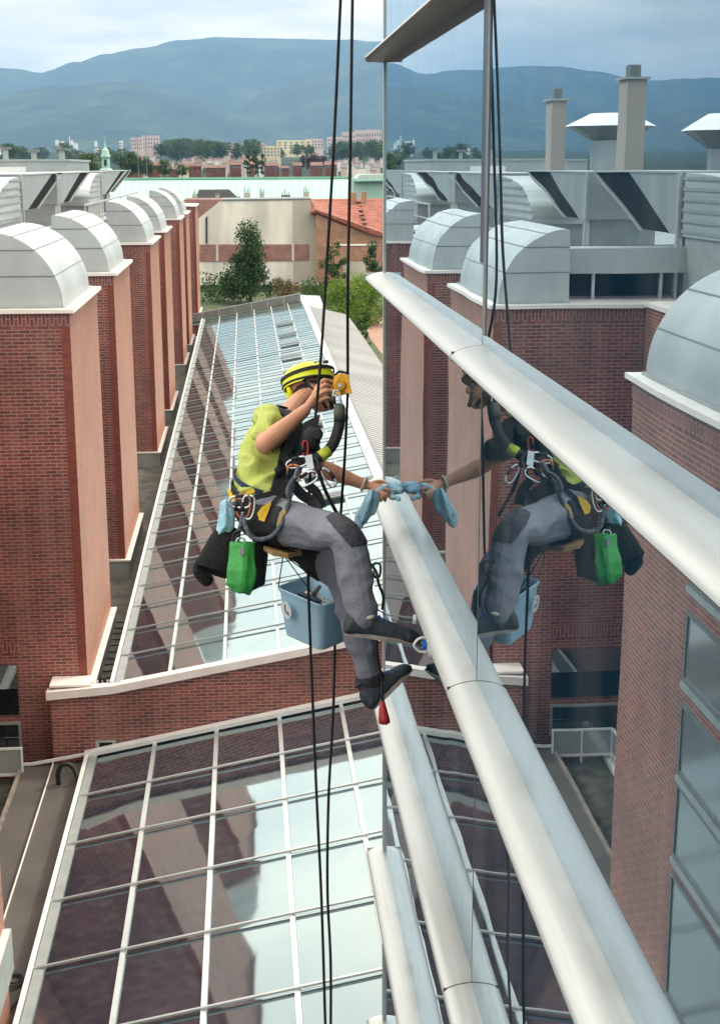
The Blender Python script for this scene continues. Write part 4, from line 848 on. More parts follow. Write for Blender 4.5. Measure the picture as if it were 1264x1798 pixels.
M_ORANGE = pmat('orange_metal', lin(196, 110, 70), .4, .4); M_REDM = pmat('red_plastic', lin(168, 42, 44), .45, var=.15, vscale=20); M_BLUEC = pmat('blue_cloth', lin(168, 212, 232), .85, var=.12, vscale=14, bump=.3, bscale=90)
M_BUCK = pmat('bucket_blue', lin(158, 194, 216), .45, var=.04, vscale=4); M_GREENB = pmat('green_bag', lin(58, 156, 70), .55, var=.2, vscale=9, bump=.3, bscale=40); M_PILE = pmat('black_pile', lin(24, 24, 27), .95, var=.5, vscale=45, bump=.8, bscale=90)
M_ROPE = pmat('black_rope', lin(24, 24, 28), .8, var=.45, vscale=90, stretch=(1, 1, 1)); M_ROPEG = pmat('speckled_rope', lin(84, 90, 100), .8, var=.6, vscale=70); M_TAN = pmat('seat_board', lin(170, 140, 92), .7, var=.1, vscale=7)
M_HAIR = pmat('dark_hair', lin(50, 38, 32), .9, var=.3, vscale=40); M_LACE = pmat('blue_lace', lin(52, 96, 176), .7); M_WHITEP = pmat('white_plastic', lin(226, 228, 230), .35, var=.03); M_BLUEP = pmat('blue_plastic', lin(30, 110, 200), .35); M_MUTE = pmat('cream_strap', lin(206, 196, 178), .6); M_LOGO = pmat('logo_ink', lin(56, 62, 74), .6)
FWh = Vector((0.0, 1.0, 0.0))                       # the worker's left side points away from the lens
pelv = K(460, 902, 6.27); waist = K(457, 850, 6.32); chest = K(474, 790, 6.46); uch = K(492, 748, 6.60); neck0 = K(508, 728, 6.72); neck1 = K(529, 704, 6.87); headc = K(548, 685, 6.99)
LAT = Vector((.12, .98, .02)).normalized()
def perp(a, b): d = (b - a).normalized(); f = d.cross(LAT) * -1; return (f if f.x > 0 else -f).normalized()
fw = perp(waist, uch)
hu = (K(543, 640, 6.97) - K(560, 728, 6.90)).normalized(); hf = Vector((RT * 1 - UP * .28 + FW * .10)).normalized(); hf = (hf - hu * hf.dot(hu)).normalized(); hl = hu.cross(hf)
HR = Matrix((hf, hl, hu)).transposed()
def hp(f, l, u): return headc + hf * f + hl * l + hu * u
person = thing('person', (pelv.x, pelv.y, pelv.z - .9), 'man on ropes in a yellow helmet and lime shirt cleaning the glass facade', 'person')
B = MB()
# torso core
eloft(B, [(pelv - Vector((0, 0, .04)), fw * .075, LAT * .12), (pelv + Vector((0, 0, .04)), fw * .08, LAT * .125), (waist, fw * .07, LAT * .105), (chest, fw * .075, LAT * .12), (uch, fw * .065, LAT * .125), (neck0 - Vector((0, 0, .01)), fw * .055, LAT * .08)])
limb(B, [neck0 - (neck1 - neck0) * .5, neck0, neck1, headc - hu * .03], [.06, .055, .052, .055])
# head: skull, face, jaw, nose, ears, lips
B.ell(headc + hu * .025 - hf * .012, (.096, .074, .095), 18, 12, HR); B.ell(hp(.028, 0, -.035), (.058, .056, .080), 16, 10, HR); B.ell(hp(.052, 0, -.092), (.030, .030, .024), 12, 8, HR)
limb(B, [hp(.080, 0, .008), hp(.098, 0, -.020), hp(.092, 0, -.030)], [.009, .012, .013], 8, 3); B.ell(hp(.078, 0, .018), (.012, .042, .010), 10, 7, HR)
B.ell(hp(.083, 0, -.056), (.009, .022, .007), 10, 6, HR); B.ell(hp(.081, 0, -.067), (.009, .019, .008), 10, 6, HR)
for sgn in (-1, 1): B.ell(hp(-.012, sgn * .076, -.020), (.020, .008, .030), 10, 8, HR)
# right arm, raised
sh = K(474, 746, 6.47); el = K(466, 779, 6.24); wr = K(536, 720, 6.36)
limb(B, [sh + LAT * .03, sh, el.lerp(sh, .5), el], [.055, .056, .047, .044]); limb(B, [el, el.lerp(wr, .3), el.lerp(wr, .7), wr], [.044, .046, .034, .028])
def hand(B, w_, palm, K4, tips, mids, thumb, r=.0095):
    """palm slab, four three-jointed fingers of unequal length, thumb from the side of the palm"""
    for kx in K4: limb(B, [w_.lerp(palm, .15), palm.lerp(kx, .35), kx], [.020, .0165, .0125], 8, 3)
    for kx, mx, tx in zip(K4, mids, tips): limb(B, [kx, mx, mx.lerp(tx, .55) , tx], [r * 1.15, r * 1.02, r * .95, r * .8], 8, 3)
    limb(B, thumb, [.014, .0115, .0105, .009], 8, 3)
hand(B, wr, K(552, 700, 6.36), [K(558, 679, 6.36), K(557, 687, 6.345), K(556, 696, 6.345), K(559, 706, 6.36)],
     [K(587, 669, 6.35), K(588, 680, 6.345), K(591, 690, 6.35), K(588, 702, 6.36)], [K(569, 667, 6.325), K(572, 675, 6.31), K(573, 686, 6.31), K(574, 698, 6.325)],
     [K(545, 706, 6.40), K(558, 690, 6.44), K(572, 684, 6.45), K(586, 688, 6.44)])
# left arm, reaching to the fin
shl = K(512, 768, 6.80); ell_ = K(560, 820, 6.92); wrl = K(641, 851, 6.92)
limb(B, [uch + LAT * .12, shl, shl.lerp(ell_, .5), ell_], [.05, .052, .046, .043]); limb(B, [ell_, ell_.lerp(wrl, .3), ell_.lerp(wrl, .75), wrl], [.043, .044, .031, .026])
hand(B, wrl, K(657, 855, 6.91), [K(668, 853, 6.92), K(669, 858, 6.89), K(668, 864, 6.87), K(664, 869, 6.86)],
     [K(686, 866, 6.93), K(684, 874, 6.90), K(676, 880, 6.88), K(668, 880, 6.87)], [K(682, 853, 6.92), K(682, 860, 6.885), K(678, 869, 6.86), K(671, 875, 6.855)],
     [K(652, 850, 6.95), K(664, 846, 6.965), K(675, 848, 6.97), K(683, 854, 6.97)])
# legs inside the trousers
hipR = K(474, 912, 6.14); knR = K(606, 940, 5.93); anR = K(637, 1082, 5.93); hipL = K(478, 905, 6.42); knL = K(603, 1012, 6.34); anL = K(650, 1196, 6.42)
for h_, k_2, a_2 in ((hipR, knR, anR), (hipL, knL, anL)): limb(B, [h_, h_.lerp(k_2, .5), k_2], [.075, .066, .050]); limb(B, [k_2, k_2.lerp(a_2, .35), k_2.lerp(a_2, .8), a_2], [.05, .05, .035, .034])
fuse(B, 'body', M_SKIN, person, vox=.0048, smooth=3)
# eyes and brows
for sgn in (-1, 1):
    MB().ell(hp(.078, sgn * .030, .000), (.008, .011, .007), 10, 7, HR).build('eye', M_WHITEP, person, smooth=True); MB().ell(hp(.0845, sgn * .030, .000), (.003, .0045, .0045), 8, 6, HR).build('iris', M_HAIR, person, smooth=True)
b = MB(); b.ell(hp(-.035, 0, -.01), (.066, .078, .062), 16, 10, HR); b.build('hair', M_HAIR, person, smooth=True)
b = MB(); limb(b, [hp(.074, -.052, -.055), hp(.078, -.03, -.086), hp(.084, 0, -.098), hp(.078, .03, -.086), hp(.074, .052, -.055)], [.006, .010, .012, .010, .006], 8, 4); b.build('beard', M_HAIR, person, smooth=True)
# shirt with sleeve caps
S = MB()
eloft(S, [(waist - Vector((0, 0, .035)), fw * .115, LAT * .155), (waist + Vector((0, 0, .02)), fw * .112, LAT * .155), (waist.lerp(chest, .5), fw * .118, LAT * .165), (chest, fw * .125, LAT * .18), (chest.lerp(uch, .6), fw * .118, LAT * .19), (uch + Vector((0, 0, .012)), fw * .10, LAT * .165), (neck0 + Vector((0, 0, .012)), fw * .072, LAT * .09)])
limb(S, [sh + LAT * .10 + fw * -.01, sh, sh.lerp(el, .62)], [.075, .078, .064]); limb(S, [uch + LAT * .10, shl, shl.lerp(ell_, .55)], [.07, .07, .060])
shirt_ = fuse(S, 'shirt', M_SHIRT, person, vox=.005, smooth=5, fold=.030, fs=13, stretch=(.45, .45, 1.2), fold2=.005)
# trousers
T = MB()
eloft(T, [(pelv - Vector((0, 0, .07)), fw * .09, LAT * .14), (pelv, fw * .118, LAT * .17), (pelv + Vector((0, 0, .06)), fw * .11, LAT * .165), (waist - Vector((0, 0, .03)), fw * .104, LAT * .15)])
limb(T, [hipR, hipR.lerp(knR, .35), hipR.lerp(knR, .75), knR], [.106, .096, .083, .078]); limb(T, [knR, knR.lerp(anR, .25), knR.lerp(anR, .7), anR], [.078, .078, .072, .062])
limb(T, [hipL, hipL.lerp(knL, .5), knL], [.104, .092, .080]); limb(T, [knL, knL.lerp(anL, .4), knL.lerp(anL, .8), anL + (knL - anL) * .04], [.080, .078, .066, .060])
tr = fuse(T, 'trousers', M_TROU, person, vox=.005, smooth=4, fold=.012, fs=10, stretch=(1.0, .6, .9), fold2=.002)
def shell(src, name, m, test, off, parent):
    """clothing panel cut from an existing garment and lifted off it"""
    me = src.data; o0 = wloc(src); keep = [p for p in me.polygons if test(p.center + o0)]; ids = {}; b = MB(); N_ = len(keep)
    for p in keep:
        for i in p.vertices: ids.setdefault(i, len(ids))
    inv = sorted(ids, key=lambda i: ids[i]); top = [me.vertices[i].co + o0 + me.vertices[i].normal * off for i in inv]; bot = [me.vertices[i].co + o0 - me.vertices[i].normal * .002 for i in inv]
    n0 = len(inv); edges = {}
    fs = []
    for p in keep:
        q = [ids[i] for i in p.vertices]; fs.append(tuple(q)); fs.append(tuple(i + n0 for i in reversed(q)))
        for k in range(len(q)): e = (q[k], q[(k + 1) % len(q)]); edges[e] = 1
    for (a, c) in list(edges):
        if (c, a) not in edges: fs.append((c, a, a + n0, c + n0))
    b.add(top + bot, fs); return b.build(name, m, parent, smooth=True)
kax = (anR - knR).normalized(); shinf = (Vector((1, 0, 0)) - kax * kax.x).normalized()
shell(tr, 'knee_patch', M_KNEE, lambda p: (p - (knR - FWh * .02 + RT * .012)).length < .125 and (p - knR).dot(RT + UP * .9 - FW * .05) > -.012 and -.11 < (p - knR).dot(kax) < .052, .0035, person)
kl = (anL - knL).normalized()
shell(tr, 'hem_patch', M_KNEE, lambda p: (p - anL).length < .12 and (p - anL).dot(kl) > -.035, .003, person)
# harness: hip and thigh padding, belts, chest straps
thd = (knR - hipR).normalized()
har = shell(tr, 'harness', M_WEB, lambda p: (p - hipR).dot(thd) < .105 + .05 * max(0, (p - hipR).dot(FW)) and p.z > pelv.z - .30 and p.z < waist.z - .03, .007, person)
def strap(pts, w_, th, m, name, parent, nrm=None, n=6):
    P = spline(pts, n); b = MB(); L = []; 
    for i, p in enumerate(P):
        d = (P[min(i + 1, len(P) - 1)] - P[max(i - 1, 0)]).normalized(); v = (nrm if nrm is not None else -FW); s_ = d.cross(v).normalized(); u = s_.cross(d).normalized()
        L.append([p - s_ * w_ / 2 - u * th / 2, p + s_ * w_ / 2 - u * th / 2, p + s_ * w_ / 2 + u * th / 2, p - s_ * w_ / 2 + u * th / 2])
    b.rings(L); return b.build(name, m, parent)
def on_body(P, zc): return [K(x, y, z if z else zc) for x, y, z in P]
shell(shirt_, 'chest_padding', M_WEB, lambda p: (p - waist.lerp(chest, max(0, min(1.6, (p.z - waist.z) / (chest.z - waist.z))))).dot(fw) > .055 and waist.z - .01 < p.z < uch.z + .01, .008, har)
ringp = [waist - Vector((0, 0, .055)) + fw * .128 * cos(a) + LAT * .172 * sin(a) + Vector((0, 0, -.012 * cos(a))) for a in [2 * pi * k / 26 for k in range(27)]]
b = MB(); b.rings([[p - Vector((0, 0, .028)), p + (p - waist).normalized() * .006 - Vector((0, 0, .028)), p + (p - waist).normalized() * .008 + Vector((0, 0, .024)), p + Vector((0, 0, .024))] for p in ringp]); b.build('belt', M_WEB, har)
ringp = [waist - Vector((0, 0, -.012)) + fw * .116 * cos(a) + LAT * .160 * sin(a) + Vector((0, 0, -.008 * cos(a))) for a in [2 * pi * k / 26 for k in range(27)]]
b = MB(); b.rings([[p - Vector((0, 0, .014)), p + (p - waist).normalized() * .005 - Vector((0, 0, .014)), p + (p - waist).normalized() * .006 + Vector((0, 0, .012)), p + Vector((0, 0, .012))] for p in ringp]); b.build('waistband', M_NAVY, person)
strap([K(492, 716, 6.52), K(503, 722, 6.46), K(520, 738, 6.42), K(532, 765, 6.40), K(530, 800, 6.33), K(516, 838, 6.22)], .045, .008, M_WEB, 'chest_strap', har, nrm=(-FW + RT * .6).normalized())
strap([K(520, 742, 6.42), K(512, 775, 6.33), K(500, 800, 6.28), K(513, 815, 6.26), K(530, 815, 6.26)], .035, .008, M_WEB, 'chest_strap', har, nrm=(-FW + RT * .4).normalized())
strap([K(470, 716, 6.50), K(484, 712, 6.56), K(500, 716, 6.64)], .04, .008, M_WEB, 'shoulder_strap', har, nrm=UP)
strap([K(425, 880, 6.10), K(450, 872, 6.06), K(480, 864, 6.08), K(505, 845, 6.14), K(528, 825, 6.18)], .024, .007, M_WEB, 'hip_strap', har); strap([K(440, 920, 6.07), K(462, 905, 6.03), K(482, 880, 6.04), K(512, 850, 6.12)], .020, .007, M_WEB, 'hip_strap', har)
strap([K(515, 850, 6.12), K(530, 868, 6.14), K(548, 880, 6.15), K(560, 900, 6.10)], .045, .008, M_WEB, 'leg_strap', har); strap([K(470, 962, 6.18), K(500, 966, 6.12), K(530, 972, 6.14), K(560, 968, 6.2)], .018, .006, M_WEB, 'leg_strap', har)
strap([K(540, 850, 6.2), K(556, 865, 6.2), K(566, 892, 6.2)], .04, .008, M_WEB, 'leg_strap', har)
def pad(pts, th=.010, nm='pad'):
    b = MB(); b.prism(pts, -FW * th); return b.build(nm, M_YPAD, har)
pad([K(399, 856, 6.17), K(404, 858, 6.15), K(412, 872, 6.12), K(412, 879, 6.12), K(405, 876, 6.14)]); pad([K(431, 862, 6.10), K(446, 856, 6.09), K(448, 863, 6.09), K(432, 869, 6.10)])
pad([K(452, 900, 6.015), K(461, 888, 6.01), K(477, 880, 6.01), K(473, 893, 6.01), K(464, 915, 6.01), K(455, 912, 6.015)]); pad([K(486, 922, 6.005), K(493, 902, 6.0), K(499, 893, 6.0), K(503, 900, 6.0), K(498, 922, 6.005), K(492, 926, 6.005)])
# helmet with band, rim and chin strap
hc = hp(-.004, 0, .048); b = MB(); rows = []
for j in range(11):
    t = radians(-8 + 98 * j / 10); R_ = cos(t); z = sin(t)
    rows.append([hc + hf * (.134 * R_ * cos(a)) + hl * (.106 * R_ * sin(a)) + hu * (.098 * z if z > 0 else .11 * z - (.012 if cos(a) < -.3 else 0)) for a in [2 * pi * k / 28 for k in range(28)]])
rows[-1] = [hc + hu * .098 + (p - hc - hu * .098) * .02 for p in rows[-1]]
inner = [[hc + (p - hc) * .95 for p in r] for r in rows[::-1]]
n_ = 28; R2 = rows + inner; b.rings(R2, cap=False); k0 = 0; L_ = (len(R2) - 1) * n_; b.f += [((k + 1) % n_, k, L_ + k, L_ + (k + 1) % n_) for k in range(n_)]
helm = b.build('helmet', M_HELM, person, smooth='auto')
bp_ = [hc + hf * (.137 * cos(a)) * .97 + hl * (.109 * sin(a)) * .97 + hu * (.028 + .010 * cos(a)) for a in [2 * pi * k / 36 for k in range(37)]]
b = MB(); b.rings([[p - hu * .008, p + (p - hc).normalized() * .005 - hu * .008, p + (p - hc).normalized() * .005 + hu * .008, p + hu * .008] for p in bp_]); b.build('band', M_WEB, helm)
b = MB(); b.tube([hc + hf * (.133 * cos(a)) + hl * (.105 * sin(a)) - hu * .014 for a in [2 * pi * k / 30 for k in range(31)]], .006, 6); b.build('rim', M_BLACK, helm)
for k in range(6): a = -.95 + k * .34; c = hc + hf * (.120 * cos(a - .6)) * .78 + hl * (-.106 * .66) + hu * (.063 + .004 * k % .01); MB().ell(c, (.010, .005, .006), 8, 6, HR).build('vent', M_BLACK, helm)
strap([hp(-.045, -.078, .03), hp(-.01, -.083, -.03), hp(.025, -.070, -.085), hp(.05, -.03, -.112)], .014, .004, M_WEB, 'chin_strap', helm); strap([hp(.04, -.078, .03), hp(.01, -.082, -.02), hp(.02, -.075, -.07)], .012, .004, M_WEB, 'chin_strap', helm)
strap([hp(-.02, -.080, .018), hp(.03, -.078, .012), hp(.075, -.05, .005), hp(.09, 0, .004)], .012, .004, M_BLACK, 'glasses', person)
b = MB(); limb(b, [hp(-.115, -.03, .01), hp(-.105, 0, -.03), hp(-.115, .03, .01)], [.012, .016, .012], 8, 4); b.build('cradle', M_HELM, helm, smooth=True)
# wrist strap
b = MB(); ax = (wrl - ell_).normalized(); b.torus(wrl + ax * -.006, ax, .031, .008, 20, 6); b.build('wristband', M_MUTE, person, smooth=True)
# boots
def boot(an, toe, up, name='boot'):
    d = (toe - an).normalized(); s_ = d.cross(up).normalized(); u = s_.cross(d); L = (toe - an).length; b = MB()
    q = lambda f, v, sd=0: an + d * f + u * v + s_ * sd
    eloft(b, [(q(-.074, -.034), u * .026, s_ * .026), (q(-.064, -.022), u * .046, s_ * .037), (q(-.02, -.014), u * .056, s_ * .042), (q(.045, -.020), u * .050, s_ * .043), (q(L * .55, -.032), u * .040, s_ * .049), (q(L * .82, -.038), u * .034, s_ * .049), (q(L * .96, -.043), u * .026, s_ * .038), (q(L + .01, -.048), u * .014, s_ * .022)])
    limb(b, [q(-.012, -.01), q(-.008, .03), q(-.004, .052)], [.044, .043, .044])
    o = fuse(b, name, M_BOOT, person, vox=.006, smooth=3, fold=.002, fs=30)
    sole = MB(); n = 16; out_ = []
    for k in range(n):
        a = 2 * pi * k / n; f = (L - .068 + .012) / 2 + (L + .068 + .012) / 2 * cos(a) - .000; out_.append(q(f - .0, -.072, .047 * sin(a) * (1 if cos(a) > -.2 else .82)))
    sole.prism(out_, u * .018); sole.build('sole', M_SOLE, o)
    ring_ = MB(); ring_.torus(q(-.006, .055), (u + d * .1), .044, .008, 20, 6); ring_.build('collar', M_KNEE, o, smooth=True)
    la = MB()
    for k in range(6): f = .02 + k * .022; z = .026 - k * .0085; la.tube(spline([q(f, z + .002, -.040), q(f + .004, z + .018, 0), q(f + .008, z, .040)], 4), .0042, 5)
    la.tube(spline([q(.03, .03, 0), q(.05, .05, -.03), q(.07, .03, -.04), q(.05, .01, -.04)], 5), .003, 5); la.tube(spline([q(.03, .03, 0), q(.055, .052, .0), q(.09, .035, .01)], 5), .003, 5); la.build('laces', M_LACE, o)
    return o
boot(K(636, 1089, 5.93), K(735, 1104, 6.0), UP); boot(K(652, 1210, 6.42), K(702, 1160, 6.52), (UP * .8 - RT * .8).normalized())
b = MB(); b.ell(K(645, 1082, 5.90), (.030, .034, .014), 12, 8); b.build('sock', M_MUTE, person, smooth=True)
# ---------------------------------------------------------------- ropes and gear
def rope(pts, label, r=.0064, m=M_ROPE, name='rope', n=10, cat='rope'):
    b = MB(); b.tube(spline(pts, n), r, 8); o = b.build(name, m, smooth=True, origin=pts[-1]); return tag(o, label, cat)
rope([K(609, -120, 5.88), K(603, 0, 5.93), K(590, 250, 6.04), K(577, 450, 6.18), K(567, 600, 6.22), K(562, 660, 6.22), K(556, 720, 6.27), K(549, 790, 6.25)], 'left black rope rising from the worker past the left side of his hand')
rope([K(628, -120, 5.80), K(624, 0, 5.83), K(619, 250, 5.88), K(613, 500, 5.98), K(612, 650, 6.30), K(611, 700, 6.36), K(606, 800, 6.42), K(600, 880, 6.5), K(592, 1000, 6.6), K(588, 1090, 6.6), K(583, 1250, 6.6), K(574, 1400, 6.6), K(571, 1560, 6.6), K(576, 1700, 6.6), K(574, 1900, 6.6)], 'right black rope running through the gold rope grab and far down')
rope([K(547, 800, 6.22), K(543, 870, 6.24), K(540, 970, 6.30), K(542, 1080, 6.35), K(546, 1200, 6.4), K(553, 1400, 6.45), K(561, 1600, 6.45), K(568, 1900, 6.45)], 'slack black rope end hanging down from the worker over the lower glass roof')
rope([K(560, 826, 6.2), K(571, 860, 6.2), K(597, 912, 6.25)], 'short black rope with clips in front of the bent knee', r=.008)
b = MB(); P = [K(588, 660, 6.34), K(600, 655, 6.32), K(613, 660, 6.31), K(618, 688, 6.31), K(596, 695, 6.32), K(584, 686, 6.34)]; t = thing('rope_grab', K(600, 690, 6.33), 'gold rope grab device clipped on the right rope by the raised hand', 'device')
b.prism(P, -FW * .012).build('side_plate', M_GOLD, t); MB().prism([p + FW * .035 for p in P], -FW * .008).build('side_plate', M_GOLD, t); MB().tube([K(598, 676, 6.31), K(598, 676, 6.29)], .022, 16).build('wheel', M_GOLD, t); MB().tube([K(598, 676, 6.295), K(598, 676, 6.275)], .009, 10).build('bolt', M_STEEL, t)
MB().prism([K(613, 657, 6.305), K(619, 689, 6.305), K(616, 690, 6.305), K(609, 657, 6.305)], FW * .05).build('rope_channel', M_GOLD, t)
MB().tube(spline([K(586, 662, 6.35), K(597, 652, 6.34), K(610, 655, 6.33)], 5), .006, 6).build('lever', M_BLACK, t)
def biner(c, a, w_, h_, label, m=M_STEEL, r=.0055, nrm=None):
    """pear shaped karabiner, a: long axis"""
    a = Vector(a).normalized(); v = (nrm or -FW); s_ = a.cross(v).normalized(); pts = []
    for k in range(25): th = 2 * pi * k / 24; pts.append(c + a * (h_ / 2 * math.copysign(abs(cos(th)) ** .7, cos(th))) + s_ * (w_ / 2 * math.copysign(abs(sin(th)) ** .7, sin(th)) * (1 + .2 * cos(th))))
    t = thing('karabiner', c, label, 'karabiner', 'karabiners on the harness'); MB().tube(pts, r, 6).build('frame', m, t, smooth=True); MB().tube([c - s_ * w_ / 2 - a * h_ * .2, c - s_ * w_ / 2 + a * h_ * .2], r * 1.5, 8).build('gate', M_BLACK if m is not M_BLACK else M_STEEL, t, smooth=True)
biner(K(593, 702, 6.29), UP - RT * .1, .028, .085, 'steel karabiner between the gold rope grab and the black lanyard'); biner(K(537, 788, 6.22), UP, .022, .07, 'red karabiner on the chest', M_REDM)
biner(K(521, 812, 6.18), RT + UP * .3, .04, .09, 'steel karabiner lying across the chest'); biner(K(516, 832, 6.15), UP, .05, .08, 'orange karabiner at the waist', M_ORANGE); biner(K(538, 842, 6.14), UP * .6 + RT, .045, .10, 'large steel karabiner before the belly')
biner(K(577, 838, 6.17), RT * .7 - UP, .035, .09, 'steel karabiner on the short knee rope'); biner(K(427, 888, 6.03), UP, .06, .10, 'copper coloured karabiner on the hip', M_ORANGE); biner(K(436, 890, 6.02), UP + RT * .1, .05, .10, 'steel karabiner on the hip beside the copper one'); biner(K(421, 880, 6.03), RT, .05, .09, 'second steel karabiner on the hip, lying flat')
biner(K(422, 958, 6.03), UP, .035, .07, 'small steel karabiner holding the green bag'); biner(K(661, 1002, 5.88), UP, .03, .06, 'small black clip on the shin strap', M_BLACK)
t = thing('descender', K(546, 790, 6.2), 'black descender device on the left rope in front of the chest', 'device')
b = MB(); b.ell(K(548, 770, 6.24), (.040, .03, .055), 12, 8); b.ell(K(557, 762, 6.22), (.028, .02, .028), 12, 8); b.build('housing', M_WEB, t, smooth=True); MB().tube([K(556, 762, 6.21), K(556, 762, 6.18)], .020, 14).build('wheel', M_BLACK, t); MB().tube(spline([K(540, 800, 6.18), K(556, 806, 6.17), K(562, 826, 6.16)], 5), .010, 8).build('handle', M_BLACK, t, smooth=True); MB().prism([K(536, 800, 6.17), K(548, 797, 6.17), K(552, 822, 6.17), K(540, 826, 6.17)], -FW * .012).build('side_plate', M_STEEL, t)
b = MB(); b.prism([K(535, 742, 6.3), K(563, 728, 6.3), K(560, 745, 6.3), K(567, 758, 6.3), K(560, 784, 6.3), K(553, 812, 6.3), K(532, 812, 6.3), K(528, 775, 6.3)], -FW * .04); tag(b.build('chest_pouch', M_WEB), 'black pouch on the chest behind the descender', 'pouch')
rope([K(597, 712, 6.30), K(597, 735, 6.28), K(595, 752, 6.26), K(586, 778, 6.24), K(570, 797, 6.22), K(553, 806, 6.21)], 'thick black sleeved lanyard curving from the gold rope grab to the chest', r=.0245, m=M_WEB, name='lanyard', cat='lanyard')
b = MB(); b.tube([K(597, 714, 6.28), K(597, 738, 6.26)], .0265, 10); tag(b.build('lanyard_sleeve', pmat('olive_sleeve', lin(70, 74, 66), .7, var=.2, vscale=20), smooth=True), 'olive grey sleeve on the upper end of the black lanyard', 'sleeve')
b = MB(); b.tube([K(578, 791, 6.215), K(563, 801, 6.20)], .0255, 10); tag(b.build('label_tape', pmat('lime_tape', lin(176, 184, 60), .7, var=.3, vscale=30), smooth=True), 'yellow green tape round the lower end of the lanyard', 'tape')
rope([K(524, 820, 6.14), K(515, 850, 6.08), K(507, 880, 6.02), K(496, 915, 5.99), K(478, 940, 5.99), K(452, 946, 6.0), K(436, 935, 6.0), K(427, 910, 6.02)], 'speckled grey rope loop hanging from the waist over the thigh', r=.0105, m=M_ROPEG, name='rope_loop')
rope([K(427, 900, 6.02), K(421, 925, 6.02), K(414, 945, 6.04), K(412, 960, 6.05)], 'short speckled rope strand above the green bag', r=.009, m=M_ROPEG, name='rope_loop')
rope([K(509, 878, 6.02), K(505, 862, 6.02), K(512, 845, 6.05), K(521, 838, 6.08)], 'short speckled rope strand doubled at the waist', r=.0095, m=M_ROPEG, name='rope_loop')
# seat board
b = MB(); b.prism([K(462, 958, 6.05), K(478, 968, 5.98), K(505, 972, 6.0), K(530, 967, 6.12), K(522, 960, 6.45), K(470, 955, 6.45)], (0, 0, -.018)); tag(b.build('seat_board', M_TAN), 'tan seat board under the worker', 'board')
# bags
t = thing('green_bag', K(430, 1000, 6.08), 'green bag with black side hanging from the hip', 'bag')
b = MB(); cx0 = 6.06
def bagring(cy, xl, xr, zc0, zc1): return [K(xl, cy - 2, zc0), K((xl + xr) / 2, cy + 3, zc0 - .035), K(xr, cy, zc0), K(xr + 2, cy, zc1), K((xl + xr) / 2, cy - 2, zc1 + .03), K(xl + 2, cy - 3, zc1)]
b.rings([bagring(952, 404, 446, 6.04, 6.13), bagring(975, 402, 449, 6.02, 6.15), bagring(1000, 399, 449, 6.01, 6.16), bagring(1024, 397, 447, 6.01, 6.16), [K(394, 1027, 6.02), K(418, 1040, 6.0), K(436, 1045, 6.02), K(440, 1040, 6.15), K(422, 1032, 6.17), K(396, 1022, 6.15)]])
o = fuse(b, 'cloth', M_GREENB, t, vox=.005, smooth=2, fold=.010, fs=14)
MB().prism([K(448, 935, 6.05), K(466, 935, 6.12), K(469, 975, 6.12), K(463, 1026, 6.12), K(438, 1039, 6.03), K(447, 1010, 6.02), K(449, 975, 6.02)], FW * .05).build('side', M_WEB, t)
MB().tube(spline([K(408, 948, 6.03), K(412, 935, 6.02), K(425, 930, 6.0), K(440, 936, 6.02), K(446, 950, 6.04)], 5), .006, 6).build('drawstring', M_BLACK, t)
MB().prism([K(420, 960, 5.995), K(428, 959, 5.995), K(429, 972, 5.99), K(421, 973, 5.99)], -FW * .006).build('buckle', M_SEAM, t)
t = thing('tool_pouch', K(372, 1000, 6.15), 'black open fleece tool pouch hanging behind the hip', 'pouch')
b = MB(); A0, A1 = K(404, 925, 6.18), K(371, 1003, 6.13); d = (A1 - A0); rows = []
sx_ = d.cross(FW).normalized() * -1
for k, (f, r_) in enumerate(((0, .050), (.3, .066), (.65, .075), (.97, .080), (1.0, .072), (.985, .062), (.75, .058))):
    c = A0 + d * f; rows.append([c + sx_ * r_ * cos(a) + (FW * .9 + d.normalized() * .25) * r_ * .8 * sin(a) for a in [2 * pi * q / 20 for q in range(20)]])
b.rings(rows); b.build('sleeve', M_PILE, t, smooth=True)
b = MB(); limb(b, [K(352, 985, 6.2), K(350, 1002, 6.2), K(362, 1016, 6.2)], [.024, .03, .03]); b.build('flap', M_PILE, t, smooth=True)
def cloth(rows, name, label, m=M_BLUEC, fold=.010, fs=16, th=.008, cat='cloth'):
    b = MB(); R_ = [[p for p in r] for r in rows]; n = len(R_[0]); ring = [r + [p + FW * th for p in reversed(r)] for r in R_]; b.rings(ring)
    o = fuse(b, name, m, None, vox=.0045, smooth=2, fold=fold, fs=fs, stretch=(1.4, 1.0, .25), fold2=.003); return tag(o, label, cat)
cloth([[K(388, 880, 6.13), K(397, 876, 6.10), K(409, 878, 6.12)], [K(385, 900, 6.13), K(396, 900, 6.09), K(413, 903, 6.12)], [K(379, 925, 6.14), K(394, 922, 6.10), K(410, 925, 6.13)], [K(371, 950, 6.15), K(384, 938, 6.12), K(399, 936, 6.14)], [K(371, 956, 6.15), K(376, 952, 6.14), K(384, 946, 6.15)]], 'rag', 'light blue rag tucked at the back of the harness', th=.02)
cloth([[K(646, 862, 6.84), K(655, 858, 6.82), K(664, 864, 6.84)], [K(640, 876, 6.85), K(652, 874, 6.81), K(666, 880, 6.85)], [K(630, 892, 6.87), K(646, 888, 6.82), K(662, 892, 6.86)], [K(622, 908, 6.88), K(640, 903, 6.83), K(657, 902, 6.86)], [K(620, 921, 6.89), K(634, 916, 6.86), K(650, 910, 6.87)], [K(628, 932, 6.89), K(632, 929, 6.87), K(640, 920, 6.88)]], 'cleaning_cloth', 'light blue cleaning cloth hanging from the hand on the fin', fold=.012, fs=26, th=.016)
